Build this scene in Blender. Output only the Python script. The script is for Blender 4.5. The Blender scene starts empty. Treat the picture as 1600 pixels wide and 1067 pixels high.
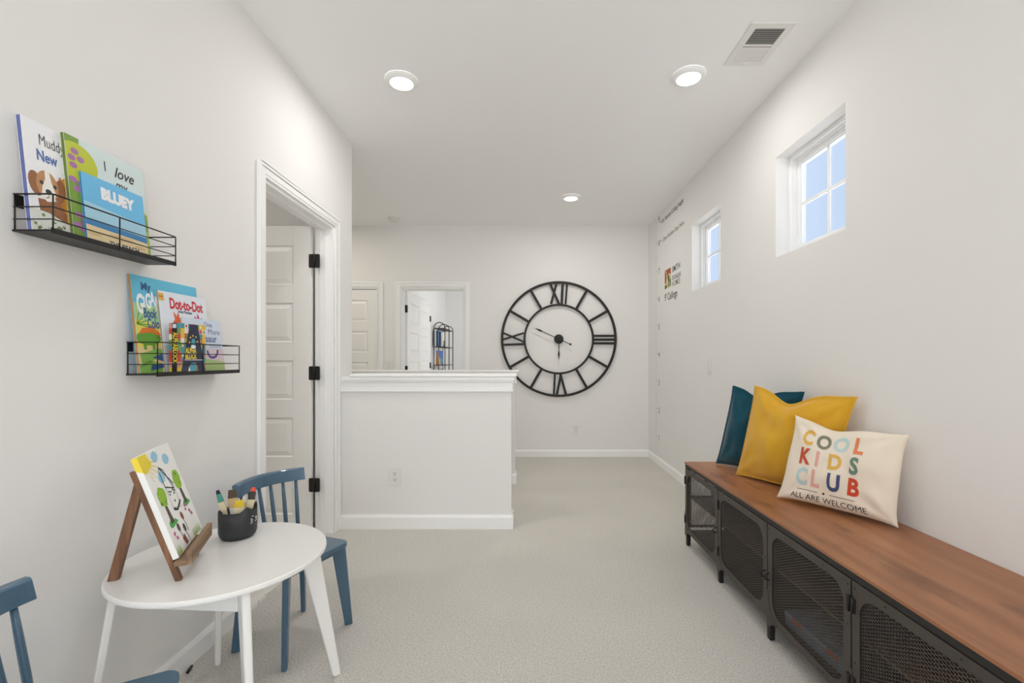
import bpy, bmesh, math, random
from mathutils import Vector, Matrix, noise
random.seed(7)
PI = math.pi
SC = bpy.context.scene
COL = SC.collection

# ------------------------------------------------------------------ camera
H = 1.152            # eye height
F = 710.0            # focal length in pixels of the 1600 px wide frame
cd = bpy.data.cameras.new('camera'); cam = bpy.data.objects.new('camera', cd); COL.objects.link(cam)
cam.location = (0, 0, H); cam.rotation_euler = (PI/2, 0, 0)
cd.sensor_width = 36; cd.lens = F/1600*36
cd.shift_x = -20/1600; cd.shift_y = 28.5/1600
cd.clip_start = 0.02
SC.camera = cam
# ------------------------------------------------------------------ world, exposure
w = bpy.data.worlds.new('sky'); SC.world = w; w.use_nodes = True
bg = w.node_tree.nodes['Background']
_tc = w.node_tree.nodes.new('ShaderNodeTexCoord'); _sp = w.node_tree.nodes.new('ShaderNodeSeparateXYZ'); _cr = w.node_tree.nodes.new('ShaderNodeValToRGB')
_ma = w.node_tree.nodes.new('ShaderNodeMath'); _ma.operation = 'MULTIPLY_ADD'; _ma.inputs[1].default_value = .5; _ma.inputs[2].default_value = .5
w.node_tree.links.new(_tc.outputs['Generated'], _sp.inputs[0]); w.node_tree.links.new(_sp.outputs[2], _ma.inputs[0]); w.node_tree.links.new(_ma.outputs[0], _cr.inputs[0])
_e = _cr.color_ramp.elements      # bright unseen ground below the horizon, added to lighten the window reveals, pale blue sky above it
_e[0].position = .50; _e[0].color = (.86, .85, .84, 1); _e[1].position = .53; _e[1].color = (.262, .318, .400, 1)
w.node_tree.links.new(_cr.outputs[0], bg.inputs[0]); bg.inputs[1].default_value = 2.35
SC.view_settings.view_transform = 'Standard'; SC.view_settings.look = 'None'
SC.view_settings.gamma = 1; SC.view_settings.use_curve_mapping = False
SC.view_settings.exposure = 0.06
SC.cycles.diffuse_bounces = 8; SC.cycles.max_bounces = 14
SC.cycles.use_denoising = True
SC.cycles.sample_clamp_indirect = 4

def area(name, loc, rot, sx, sy, power, color=(1, 1, 1), shape='RECTANGLE', spread=180):
    l = bpy.data.lights.new(name, 'AREA'); l.shape = shape; l.size = sx
    if shape in ('RECTANGLE', 'ELLIPSE'): l.size_y = sy
    l.energy = power; l.color = color; l.spread = math.radians(spread)
    o = bpy.data.objects.new(name, l); o.location = loc; o.rotation_euler = rot; COL.objects.link(o); return o
# daylight through the big window behind the camera, warm hall lamp light, light added to brighten the far bedroom, no window built there
area('window_daylight', (0.1, -2.92, 1.5), (PI/2+.20, 0, 0), 2.3, 1.7, 44, (0.945, 0.967, 1.0))
area('bedroom_fill_light', (0.55, 7.4, 1.5), (PI/2, 0, PI/2), 1.6, 1.4, 22, (0.97, 0.985, 1.0))

# ------------------------------------------------------------------ materials
def lin(c):
    return tuple(((x/255)/12.92 if x/255 <= 0.04045 else ((x/255+0.055)/1.055)**2.4) for x in c)
MATS = {}
def mat(name, rgb, rough=0.6, metal=0.0, bump=None, var=None, emit=None, spec=0.5, coat=0):
    """rgb is sRGB 0-255; bump=(scale, strength, distance); var=(scale, amount)"""
    if name in MATS: return MATS[name]
    m = bpy.data.materials.new(name); m.use_nodes = True; nt = m.node_tree
    b = nt.nodes['Principled BSDF']; c = lin(rgb)
    b.inputs['Base Color'].default_value = (*c, 1); b.inputs['Roughness'].default_value = rough
    b.inputs['Metallic'].default_value = metal; b.inputs['Specular IOR Level'].default_value = spec
    b.inputs['Coat Weight'].default_value = coat
    tc = None
    if bump or var:
        tc = nt.nodes.new('ShaderNodeTexCoord')
    if var:
        n = nt.nodes.new('ShaderNodeTexNoise'); n.inputs['Scale'].default_value = var[0]; n.inputs['Detail'].default_value = 4
        r = nt.nodes.new('ShaderNodeMix'); r.data_type = 'RGBA'
        a = var[1]
        r.inputs[6].default_value = (*[x*(1-a) for x in c], 1); r.inputs[7].default_value = (*[min(1, x*(1+a)) for x in c], 1)
        nt.links.new(tc.outputs['Object'], n.inputs['Vector'])
        nt.links.new(n.outputs['Fac'], r.inputs[0]); nt.links.new(r.outputs[2], b.inputs['Base Color'])
    if bump:
        n = nt.nodes.new('ShaderNodeTexNoise'); n.inputs['Scale'].default_value = bump[0]; n.inputs['Detail'].default_value = 3
        bp = nt.nodes.new('ShaderNodeBump'); bp.inputs['Strength'].default_value = bump[1]; bp.inputs['Distance'].default_value = bump[2]
        nt.links.new(tc.outputs['Object'], n.inputs['Vector'])
        nt.links.new(n.outputs['Fac'], bp.inputs['Height']); nt.links.new(bp.outputs['Normal'], b.inputs['Normal'])
    if emit:
        b.inputs['Emission Color'].default_value = (*emit[0], 1); b.inputs['Emission Strength'].default_value = emit[1]
    MATS[name] = m; return m
def wood(name, dark, mid, light, axis='Y', scale=1.0, knots=False, rough=0.4, planks=False):
    m = bpy.data.materials.new(name); m.use_nodes = True; nt = m.node_tree; N = nt.nodes.new; L = nt.links.new
    b = nt.nodes['Principled BSDF']; b.inputs['Roughness'].default_value = rough
    tc = N('ShaderNodeTexCoord'); mp = N('ShaderNodeMapping')
    s = {'X': (1.2, 14, 14), 'Y': (14, 1.2, 14), 'Z': (14, 14, 1.2)}[axis]
    mp.inputs['Scale'].default_value = tuple(k*scale for k in s); L(tc.outputs['Object'], mp.inputs[0])
    n = N('ShaderNodeTexNoise'); n.inputs['Scale'].default_value = 1.6; n.inputs['Detail'].default_value = 7; n.inputs['Distortion'].default_value = 0.6
    L(mp.outputs[0], n.inputs['Vector'])
    cr = N('ShaderNodeValToRGB'); e = cr.color_ramp.elements
    e[0].position = .3; e[0].color = (*lin(dark), 1); e[1].position = .7; e[1].color = (*lin(light), 1)
    k = e.new(.5); k.color = (*lin(mid), 1)
    L(n.outputs['Fac'], cr.inputs[0]); out = cr.outputs[0]
    if knots:
        mk = N('ShaderNodeMapping'); mk.inputs['Scale'].default_value = (13, 4.2, 13); L(tc.outputs['Object'], mk.inputs[0])
        nk = N('ShaderNodeTexNoise'); nk.inputs['Scale'].default_value = 1.0; nk.inputs['Detail'].default_value = 3; L(mk.outputs[0], nk.inputs['Vector'])
        rk = N('ShaderNodeValToRGB'); rk.color_ramp.elements[0].position = .56; rk.color_ramp.elements[0].color = (0, 0, 0, 1)
        rk.color_ramp.elements[1].position = .76; rk.color_ramp.elements[1].color = (1, 1, 1, 1); L(nk.outputs['Fac'], rk.inputs[0])
        mx = N('ShaderNodeMix'); mx.data_type = 'RGBA'; mx.inputs[7].default_value = (*lin((96, 62, 44)), 1)
        mu = N('ShaderNodeMath'); mu.operation = 'MULTIPLY'; mu.inputs[1].default_value = .75; L(rk.outputs[0], mu.inputs[0])
        L(mu.outputs[0], mx.inputs[0]); L(out, mx.inputs[6]); out = mx.outputs[2]
    L(out, b.inputs['Base Color'])
    bp = N('ShaderNodeBump'); bp.inputs['Strength'].default_value = .12; bp.inputs['Distance'].default_value = .001
    L(n.outputs['Fac'], bp.inputs['Height']); L(bp.outputs['Normal'], b.inputs['Normal'])
    return m
def carpet_mat():
    m = bpy.data.materials.new('carpet'); m.use_nodes = True; nt = m.node_tree; N = nt.nodes.new; L = nt.links.new
    b = nt.nodes['Principled BSDF']; b.inputs['Roughness'].default_value = 1; b.inputs['Specular IOR Level'].default_value = .05
    tc = N('ShaderNodeTexCoord')
    n1 = N('ShaderNodeTexNoise'); n1.inputs['Scale'].default_value = 150; n1.inputs['Detail'].default_value = 5; n1.inputs['Roughness'].default_value = .75
    n2 = N('ShaderNodeTexNoise'); n2.inputs['Scale'].default_value = 2.2; n2.inputs['Detail'].default_value = 2
    L(tc.outputs['Object'], n1.inputs['Vector']); L(tc.outputs['Object'], n2.inputs['Vector'])
    cr = N('ShaderNodeValToRGB'); e = cr.color_ramp.elements
    e[0].position = .34; e[0].color = (*lin((188, 183, 174)), 1); e[1].position = .66; e[1].color = (*lin((242, 239, 233)), 1)
    L(n1.outputs['Fac'], cr.inputs[0])
    mx = N('ShaderNodeMix'); mx.data_type = 'RGBA'; mx.blend_type = 'MULTIPLY'; mx.inputs[0].default_value = .10
    L(cr.outputs[0], mx.inputs[6]); L(n2.outputs['Fac'], mx.inputs[7]); L(mx.outputs[2], b.inputs['Base Color'])
    bp = N('ShaderNodeBump'); bp.inputs['Strength'].default_value = .7; bp.inputs['Distance'].default_value = .006
    L(n1.outputs['Fac'], bp.inputs['Height']); L(bp.outputs['Normal'], b.inputs['Normal'])
    return m
def glass_mat():
    m = bpy.data.materials.new('window_glass'); m.use_nodes = True; nt = m.node_tree; N = nt.nodes.new; L = nt.links.new
    nt.nodes.remove(nt.nodes['Principled BSDF']); o = nt.nodes['Material Output']
    t = N('ShaderNodeBsdfTransparent'); t.inputs[0].default_value = (.97, .98, 1, 1)
    g = N('ShaderNodeBsdfGlossy'); g.inputs['Roughness'].default_value = .02
    mx = N('ShaderNodeMixShader'); mx.inputs[0].default_value = .04
    L(t.outputs[0], mx.inputs[1]); L(g.outputs[0], mx.inputs[2]); L(mx.outputs[0], o.inputs[0]); return m

WALL = mat('wall_paint', (236, 235, 233), .85, bump=(260, .05, .001))
CEIL = mat('ceiling_paint', (249, 249, 249), .9, bump=(200, .05, .001))
TRIM = mat('trim_paint', (247, 247, 246), .35)
DOORM = mat('door_paint', (243, 242, 239), .38)
WINW = mat('window_vinyl', (244, 245, 246), .35)
GLASS = glass_mat(); CARPET = carpet_mat()
BLACK = mat('black_metal', (34, 32, 31), .42, .3)
CLOCKM = mat('clock_iron', (40, 37, 34), .5, .4)
CAB = mat('cabinet_steel', (78, 72, 67), .5, .35, var=(6, .12))
CABD = mat('cabinet_dark_steel', (44, 42, 41), .5, .35)
MESH = mat('mesh_steel', (96, 90, 84), .5, .4)
WHT = mat('white_lacquer', (240, 239, 236), .28, coat=.2)
BLUE = mat('blue_lacquer', (70, 101, 124), .32, coat=.35)
PLATE = mat('switch_plastic', (232, 231, 227), .3)
DARK = mat('dark_slot', (60, 58, 55), .6)
LENS = mat('lamp_lens', (255, 255, 255), .5, emit=((1, .985, .96), 6.0))

# ------------------------------------------------------------------ mesh builder
class MB:
    def __init__(s): s.v = []; s.f = []; s.m = []; s.sm = []; s.mats = []
    def mi(s, m):
        if m not in s.mats: s.mats.append(m)
        return s.mats.index(m)
    def add(s, vs, fs, m, smooth=False):
        o = len(s.v); k = s.mi(m); s.v += [tuple(x) for x in vs]
        for f in fs: s.f.append([i+o for i in f]); s.m.append(k); s.sm.append(smooth)
        return s
    def box(s, x0, x1, y0, y1, z0, z1, m):
        s.add([(x0,y0,z0),(x1,y0,z0),(x1,y1,z0),(x0,y1,z0),(x0,y0,z1),(x1,y0,z1),(x1,y1,z1),(x0,y1,z1)],
              [(0,3,2,1),(4,5,6,7),(0,1,5,4),(1,2,6,5),(2,3,7,6),(3,0,4,7)], m); return s
    def obox(s, p0, p1, side, hw, hd, m, hw1=None, hd1=None):
        """bar from p0 to p1; side = direction of its width; half width hw, half depth hd"""
        p0 = Vector(p0); p1 = Vector(p1); d = (p1-p0).normalized(); sd = Vector(side); sd = (sd-d*sd.dot(d)).normalized(); t = d.cross(sd)
        hw1 = hw if hw1 is None else hw1; hd1 = hd if hd1 is None else hd1
        vs = [p0-sd*hw-t*hd, p0+sd*hw-t*hd, p0+sd*hw+t*hd, p0-sd*hw+t*hd, p1-sd*hw1-t*hd1, p1+sd*hw1-t*hd1, p1+sd*hw1+t*hd1, p1-sd*hw1+t*hd1]
        s.add(vs, [(0,3,2,1),(4,5,6,7),(0,1,5,4),(1,2,6,5),(2,3,7,6),(3,0,4,7)], m); return s
    def hexa(s, bot, top, m):
        s.add(list(bot)+list(top), [(0,3,2,1),(4,5,6,7),(0,1,5,4),(1,2,6,5),(2,3,7,6),(3,0,4,7)], m); return s
    def tube(s, pts, r, m, n=8, caps=True, closed=False):
        pts = [Vector(p) for p in pts]; rs = r if isinstance(r, (list, tuple)) else [r]*len(pts)
        vs = []; N = len(pts); up = None
        for i, p in enumerate(pts):
            if closed: d = (pts[(i+1) % N]-pts[i-1]).normalized()
            else: d = (pts[min(i+1, N-1)]-pts[max(i-1, 0)]).normalized()
            if up is None: up = Vector((0, 0, 1)) if abs(d.z) < .9 else Vector((1, 0, 0))
            a = d.cross(up).normalized(); up = a.cross(d).normalized()
            for k in range(n):
                t = 2*PI*k/n; vs.append(p+(a*math.cos(t)+up*math.sin(t))*rs[i])
        fs = []
        for i in range(N if closed else N-1):
            for k in range(n):
                j = (i+1) % N
                fs.append((i*n+k, i*n+(k+1) % n, j*n+(k+1) % n, j*n+k))
        s.add(vs, fs, m, True)
        if caps and not closed: s.add(vs[:n], [tuple(range(n))], m); s.add(vs[-n:], [tuple(reversed(range(n)))], m)
        return s
    def lathe(s, prof, c, m, n=32, axis='Z', smooth=True, cap0=True, cap1=True):
        cx, cy, cz = c; vs = []
        for r, z in prof:
            for k in range(n):
                t = 2*PI*k/n; a, b_ = r*math.cos(t), r*math.sin(t)
                vs.append({'Z': (cx+a, cy+b_, cz+z), 'Y': (cx+a, cy+z, cz+b_), 'X': (cx+z, cy+a, cz+b_)}[axis])
        fs = [(i*n+k, i*n+(k+1) % n, (i+1)*n+(k+1) % n, (i+1)*n+k) for i in range(len(prof)-1) for k in range(n)]
        s.add(vs, fs, m, smooth)
        if cap0: s.add(vs[:n], [tuple(range(n))], m)
        if cap1: s.add(vs[-n:], [tuple(range(n))], m)
        return s
    def prism(s, pts, fn, d0, d1, m, smooth=False):
        """extrude the 2D outline pts between depths d0 and d1; fn(u, v, d) -> point"""
        n = len(pts); vs = [fn(u, v, d0) for u, v in pts]+[fn(u, v, d1) for u, v in pts]
        s.add(vs, [tuple(range(n)), tuple(reversed(range(n, 2*n)))], m)
        s.add(vs, [(i, (i+1) % n, (i+1) % n+n, i+n) for i in range(n)], m, smooth); return s
    def ring(s, outer, inner, fn, d0, d1, m):
        """plate with a hole: outlines of equal length"""
        n = len(outer); vs = []
        for d in (d0, d1):
            vs += [fn(u, v, d) for u, v in outer]+[fn(u, v, d) for u, v in inner]
        fs = []
        for i in range(n):
            j = (i+1) % n
            fs += [(i, j, n+j, n+i), (2*n+i, 2*n+j, 3*n+j, 3*n+i), (i, j, 2*n+j, 2*n+i), (n+i, n+j, 3*n+j, 3*n+i)]
        s.add(vs, fs, m); return s
    clip = False
    def flat(s, pts, fn, m, lay=1):
        if s.clip:
            for (ax, lim, sg) in ((0, 0, 1), (0, 1, -1), (1, 0, 1), (1, 1, -1)):
                out = []
                for i in range(len(pts)):
                    a, b_ = pts[i-1], pts[i]; da, db = sg*(a[ax]-lim), sg*(b_[ax]-lim)
                    if (da >= 0) != (db >= 0):
                        t = da/(da-db); out.append((a[0]+(b_[0]-a[0])*t, a[1]+(b_[1]-a[1])*t))
                    if db >= 0: out.append(b_)
                pts = out
                if len(pts) < 3: return s
        s.add([fn(u, v, lay) for u, v in pts], [tuple(range(len(pts)))], m); return s
    def ell(s, cx, cy, rx, ry, fn, m, lay=1, n=18, rot=0, wob=0):
        pts = []
        for k in range(n):
            t = 2*PI*k/n; q = 1+wob*random.uniform(-1, 1); a, b_ = rx*q*math.cos(t), ry*q*math.sin(t)
            pts.append((cx+a*math.cos(rot)-b_*math.sin(rot), cy+a*math.sin(rot)+b_*math.cos(rot)))
        return s.flat(pts, fn, m, lay)
    def line(s, pts, wd, fn, m, lay=1):
        for (a, b_) in zip(pts, pts[1:]):
            dx, dy = b_[0]-a[0], b_[1]-a[1]; l = math.hypot(dx, dy) or 1; nx, ny = -dy/l*wd/2, dx/l*wd/2
            s.flat([(a[0]+nx, a[1]+ny), (a[0]-nx, a[1]-ny), (b_[0]-nx, b_[1]-ny), (b_[0]+nx, b_[1]+ny)], fn, m, lay)
        return s
    def text(s, st, x, y, size, fn, m, lay=2, bold=0, shear=0, sx=1, rot=0, align='LEFT', fine=None, res=3):
        c = bpy.data.curves.new('lettering', 'FONT'); c.body = st; c.size = size; c.offset = bold; c.shear = shear
        c.align_x = align; c.resolution_u = res; c.fill_mode = 'FRONT'
        o = bpy.data.objects.new('lettering', c); COL.objects.link(o)
        bpy.context.view_layer.update()
        me = bpy.data.meshes.new_from_object(o.evaluated_get(bpy.context.evaluated_depsgraph_get()))
        if fine:
            bm = bmesh.new(); bm.from_mesh(me)
            for _ in range(4):
                es = [e for e in bm.edges if e.calc_length() > fine]
                if not es: break
                bmesh.ops.subdivide_edges(bm, edges=es, cuts=1)
                bmesh.ops.triangulate(bm, faces=bm.faces[:])
            bm.to_mesh(me); bm.free()
        cr, sr = math.cos(rot), math.sin(rot)
        vs = []
        for v in me.vertices:
            a, b_ = v.co.x*sx, v.co.y
            vs.append(fn(x+a*cr-b_*sr, y+a*sr+b_*cr, lay))
        s.add(vs, [tuple(p.vertices) for p in me.polygons], m)
        bpy.data.objects.remove(o); bpy.data.curves.remove(c); bpy.data.meshes.remove(me); return s
    def build(s, name, parent=None, bevel=0, seg=2, fixn=True, sub=0):
        me = bpy.data.meshes.new(name); me.from_pydata(s.v, [], s.f)
        for m in s.mats: me.materials.append(m)
        me.polygons.foreach_set('material_index', s.m); me.polygons.foreach_set('use_smooth', s.sm)
        if fixn:
            bm = bmesh.new(); bm.from_mesh(me); bmesh.ops.remove_doubles(bm, verts=bm.verts[:], dist=1e-6)
            bmesh.ops.recalc_face_normals(bm, faces=bm.faces[:]); bm.to_mesh(me); bm.free()
        me.update()
        o = bpy.data.objects.new(name, me); COL.objects.link(o)
        if parent: o.parent = parent
        if bevel:
            b = o.modifiers.new('bevel', 'BEVEL'); b.width = bevel; b.segments = seg; b.limit_method = 'ANGLE'; b.angle_limit = math.radians(40)
            b.harden_normals = False
        if sub:
            b = o.modifiers.new('sub', 'SUBSURF'); b.levels = sub; b.render_levels = sub
        return o

def tag(o, label=None, cat=None, group=None, kind=None):
    if label: o['label'] = label
    if cat: o['category'] = cat
    if group: o['group'] = group
    if kind: o['kind'] = kind
    return o
def thing(name, label, cat, loc=(0, 0, 0), rot=(0, 0, 0), group=None):
    o = bpy.data.objects.new(name, None); COL.objects.link(o); o.location = loc; o.rotation_euler = rot
    o.empty_display_size = .1
    return tag(o, label, cat, group)
def struct(o, label=None): o['kind'] = 'structure'; return tag(o, label)
def children(o): return [c for c in bpy.data.objects if c.parent == o]
def dup(o, loc=None, rz=None, label=None):
    kids = {}
    for c in bpy.data.objects:
        if c.parent: kids.setdefault(c.parent.name, []).append(c)
    def cp(a, par):
        n = a.copy(); COL.objects.link(n)
        if par: n.parent = par
        for k in kids.get(a.name, []): cp(k, n)
        return n
    r = cp(o, None)
    if loc is not None: r.location = loc
    if rz is not None: r.rotation_euler = (0, 0, rz)
    if label: r['label'] = label
    return r
def rrect(x0, x1, y0, y1, r, n=6):
    pts = []
    for cx, cy, a0 in ((x1-r, y1-r, 0), (x0+r, y1-r, 90), (x0+r, y0+r, 180), (x1-r, y0+r, 270)):
        for k in range(n+1):
            t = math.radians(a0+90*k/n); pts.append((cx+r*math.cos(t), cy+r*math.sin(t)))
    return pts

# ------------------------------------------------------------------ room shell
ZC = 2.743; XL = -1.27; XR = 1.47; YF = 5.403
def wall(name, axis, a0, a1, u0, u1, holes, m=WALL, z0=0, z1=ZC):
    """slab between a0..a1 on `axis`, spanning u0..u1 of the other horizontal axis, holes = (u0,u1,z0,z1)"""
    us = sorted({u0, u1, *[h[0] for h in holes], *[h[1] for h in holes]}); us = [u for u in us if u0 <= u <= u1]
    zs = sorted({z0, z1, *[h[2] for h in holes], *[h[3] for h in holes]}); zs = [z for z in zs if z0 <= z <= z1]
    P = (lambda a, u, z: (a, u, z)) if axis == 'X' else (lambda a, u, z: (u, a, z))
    solid = {}
    for i in range(len(us)-1):
        for j in range(len(zs)-1):
            cu, cz = (us[i]+us[i+1])/2, (zs[j]+zs[j+1])/2
            solid[i, j] = not any(h[0] < cu < h[1] and h[2] < cz < h[3] for h in holes)
    b = MB()
    for (i, j), sl in solid.items():
        if not sl: continue
        A, B, C, D = us[i], us[i+1], zs[j], zs[j+1]
        for a in (a0, a1): b.add([P(a, A, C), P(a, B, C), P(a, B, D), P(a, A, D)], [(0, 1, 2, 3)], m)
        for (di, dj, q) in ((-1, 0, [(A, C), (A, D)]), (1, 0, [(B, C), (B, D)]), (0, -1, [(A, C), (B, C)]), (0, 1, [(A, D), (B, D)])):
            if not solid.get((i+di, j+dj), False):
                (ua, za), (ub, zb) = q
                b.add([P(a0, ua, za), P(a0, ub, zb), P(a1, ub, zb), P(a1, ua, za)], [(0, 1, 2, 3)], m)
    return struct(b.build(name))
DL0, DL1, DZ = 2.2105, 3.029, 2.039         # left door opening
WIN = [(2.083, 2.6625), (3.418, 3.9988)]; WZ0, WZ1 = 1.750, 2.333
FO0, FO1 = -1.476, -.718                     # open far doorway
FC0, FC1 = -2.52, -1.745                     # closed far door
wall('wall_right', 'X', XR, XR+.16, -3.0, YF, [(a, b_, WZ0, WZ1) for a, b_ in WIN])
wall('wall_left', 'X', XL-.12, XL, -3.0, 3.337, [(DL0, DL1, 0, DZ)])
wall('wall_far', 'Y', YF, YF+.12, -4.0, XR+.16, [(FO0, FO1, 0, 2.011), (FC0, FC1, 0, 2.011)])
wall('wall_back', 'Y', -3.12, -3.0, XL-.12, XR+.16, [(-1.05, 1.25, .65, 2.35)])
wall('wall_side', 'Y', 3.217, 3.337, -4.0, XL-.12, [])
wall('wall_hall', 'X', -4.12, -4.0, .6, YF+.12, [])
wall('wall_closet', 'Y', .6, .72, -4.0, XL-.12, [])
wall('wall_bedroom_left', 'X', -1.69, -1.57, YF+.12, 8.99, [])
wall('wall_bedroom_back', 'Y', 8.99, 9.11, -1.69, 1.12, [])
wall('wall_bedroom_right', 'X', 1.0, 1.12, YF+.12, 8.99, [])
struct(MB().box(-4.12, 1.63, -3.12, 9.11, -.1, 0, CARPET).build('floor'))
struct(MB().box(-4.12, 1.63, -3.12, 9.11, ZC, ZC+.1, CEIL).build('ceiling'))

# windows
def window(n, y0, y1):
    x = XR+.075; yc = (y0+y1)/2; zc = (WZ0+WZ1)/2
    root = bpy.data.objects.new('window_%d' % n, None); COL.objects.link(root); struct(root); root.location = (x, yc, WZ0)
    hw = (y1-y0)/2; hh = WZ1-WZ0
    def frame(b, d0, d1, i0, i1, m=WINW):
        b.box(d0, d1, -hw+i0, -hw+i1, i0, hh-i0, m); b.box(d0, d1, hw-i1, hw-i0, i0, hh-i0, m)
        b.box(d0, d1, -hw+i1, hw-i1, i0, i1, m); b.box(d0, d1, -hw+i1, hw-i1, hh-i1, hh-i0, m)
    b = MB(); frame(b, 0, .08, .0005, .022); frame(b, .018, .075, .022, .032); b.build('window_frame', root, .0015)
    s_ = MB(); frame(s_, .030, .070, .0325, .058); frame(s_, .038, .064, .058, .064); s_.build('window_sash', root, .0015)
    g = MB().box(.050, .054, -hw+.0641, hw-.0641, .0641, hh-.0641, GLASS).build('window_pane', root)
    mt = MB(); mt.box(.040, .0495, -.009, .009, .0641, hh-.0641, WINW); mt.box(.040, .0495, -hw+.0641, -.0091, hh/2-.009, hh/2+.009, WINW)
    mt.box(.040, .0495, .0091, hw-.0641, hh/2-.009, hh/2+.009, WINW); mt.build('window_muntin', root, .001)
window(1, *WIN[0]); window(2, *WIN[1])
# window behind the camera
root = bpy.data.objects.new('window_3', None); COL.objects.link(root); struct(root); root.location = (.1, -3.0, .65)
b = MB(); b.box(-1.15, -1.09, -.1, -.03, 0, 1.7, WINW); b.box(1.09, 1.15, -.1, -.03, 0, 1.7, WINW); b.box(-1.09, 1.09, -.1, -.03, 0, .06, WINW); b.box(-1.09, 1.09, -.1, -.03, 1.64, 1.7, WINW)
b.box(-.03, .03, -.1, -.03, .06, 1.64, WINW); b.build('window_frame', root, .002)

# baseboards
def baseboard(name, p0, p1, nrm, h=.083, t=.013):
    """profile extruded from p0 to p1 (xy), nrm points into the room"""
    p0 = Vector((*p0, 0)); p1 = Vector((*p1, 0)); n = Vector((*nrm, 0))
    prof = [(0, 0), (t, 0), (t, h-.018), (t*.75, h-.010), (t*.45, h-.004), (t*.3, h), (0, h)]
    vs = [p0+n*a+Vector((0, 0, z)) for a, z in prof]+[p1+n*a+Vector((0, 0, z)) for a, z in prof]; k = len(prof)
    b = MB(); b.add(vs, [tuple(range(k)), tuple(reversed(range(k, 2*k)))]+[(i, (i+1) % k, (i+1) % k+k, i+k) for i in range(k)], TRIM)
    return struct(b.build(name))
baseboard('baseboard_right', (XR, -3), (XR, YF-.0135), (-1, 0))
baseboard('baseboard_left', (XL, -3), (XL, 2.140), (1, 0))
baseboard('baseboard_far', (XR, YF), (-.65, YF), (0, -1))
baseboard('baseboard_hall', (-1.54, YF), (-1.68, YF), (0, -1))
baseboard('baseboard_side', (XL-.001, 3.337), (-3.99, 3.337), (0, 1))
baseboard('baseboard_bedroom', (-1.57, 7.46), (-1.57, 8.97), (1, 0))
baseboard('baseboard_bedroom_back', (-1.55, 8.99), (.98, 8.99), (0, -1))

# half walls round the stair opening
def half_wall(name, y0, y1, x1, x0, capx0, side):
    """y0 near face, y1 rear face, from x0 to x1"""
    w_ = struct(MB().box(x0, x1, y0, y1, 0, 1.034, WALL).build('wall_%s' % name))
    b = MB(); e = .030; cx = x1+.034
    b.prism([(y0-e, 1.040), (y0-e+.004, 1.035), (y1+e-.004, 1.035), (y1+e, 1.040), (y1+e, 1.050), (y1+e-.005, 1.055), (y0-e+.005, 1.055), (y0-e, 1.050)],
            lambda u, v, d: (d, u, v), capx0, cx, TRIM)
    # cove under the cap, flat apron and bead below it, mitred round the free end
    def prof(ex): return None
    lay = [(.024, 1.010, 1.0348), (.017, .998, 1.010), (.010, .945, .998), (.015, .934, .945)]
    for (t, z0, z1) in lay:
        b.box(x0, x1+t, y0-t, y0-.0003, z0, z1, TRIM); b.box(x0, x1+t, y1+.0003, y1+t, z0, z1, TRIM)
        b.box(x1+.0003, x1+t, y0-.0003, y1+.0003, z0, z1, TRIM)
    struct(b.build('trim_%d' % side, None, .003))
    baseboard('baseboard_%s' % name, (x0, y0), (x1+.0128, y0), (0, -1), h=.095)
    baseboard('baseboard_%s_end' % name, (x1, y0-.012), (x1, y1+.012), (1, 0), h=.095)
    baseboard('baseboard_%s_rear' % name, (x0, y1), (x1+.0128, y1), (0, 1), h=.095)
half_wall('half_near', 3.102, 3.217, -.092, -1.2695, -1.185, 1)
half_wall('half_rear', 4.215, 4.330, -.090, -3.99, -3.98, 2)

# ------------------------------------------------------------------ doors
def leaf(b, w_, h, t, x0=0, panels=5, marg=.115, z_first=.125, m=DOORM):
    """5-panel leaf: x0..x0+w_, y -t/2..t/2, raised panels on both faces"""
    rec = .009; pitch = (h-2*z_first+.115)/panels; ph = pitch-.115
    zs = [(z_first+i*pitch, z_first+i*pitch+ph) for i in range(panels)]
    xa, xb = x0+marg, x0+w_-marg
    b.box(x0, xa, -t/2, t/2, 0, h, m); b.box(xb, x0+w_, -t/2, t/2, 0, h, m)
    zz = [0]+[z for p in zs for z in p]+[h]
    for i in range(0, len(zz), 2): b.box(xa, xb, -t/2, t/2, zz[i], zz[i+1], m)
    for (z0, z1) in zs:
        b.box(xa, xb, -t/2+rec, t/2-rec, z0, z1, m)
        for sg in (-1, 1):
            g = .010; s2 = .040; yb = sg*(t/2-rec); yt = sg*(t/2-.001)
            A = [(xa+g, yb, z0+g), (xb-g, yb, z0+g), (xb-g, yb, z1-g), (xa+g, yb, z1-g)]
            B = [(xa+s2, yt, z0+s2), (xb-s2, yt, z0+s2), (xb-s2, yt, z1-s2), (xa+s2, yt, z1-s2)]
            b.hexa(A, B, m)
            # sticking slope round the recess
            O = [(xa, sg*t/2, z0), (xb, sg*t/2, z0), (xb, sg*t/2, z1), (xa, sg*t/2, z1)]
            I = [(xa+g, yb, z0+g), (xb-g, yb, z0+g), (xb-g, yb, z1-g), (xa+g, yb, z1-g)]
            b.add(O+I, [(i, (i+1) % 4, (i+1) % 4+4, i+4) for i in range(4)], m)
def hinge(parent, x, y, z, wx, sg=1):
    b = MB(); b.prism(rrect(x-wx, x+wx, z-.045, z+.045, .010, 3), lambda u, v, d: (u, d, v), y, y+sg*.003, BLACK)
    b.tube([(x, y-sg*.004, z-.046), (x, y-sg*.004, z+.046)], .0055, BLACK, 8)
    return b.build('hinge', parent)
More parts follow.
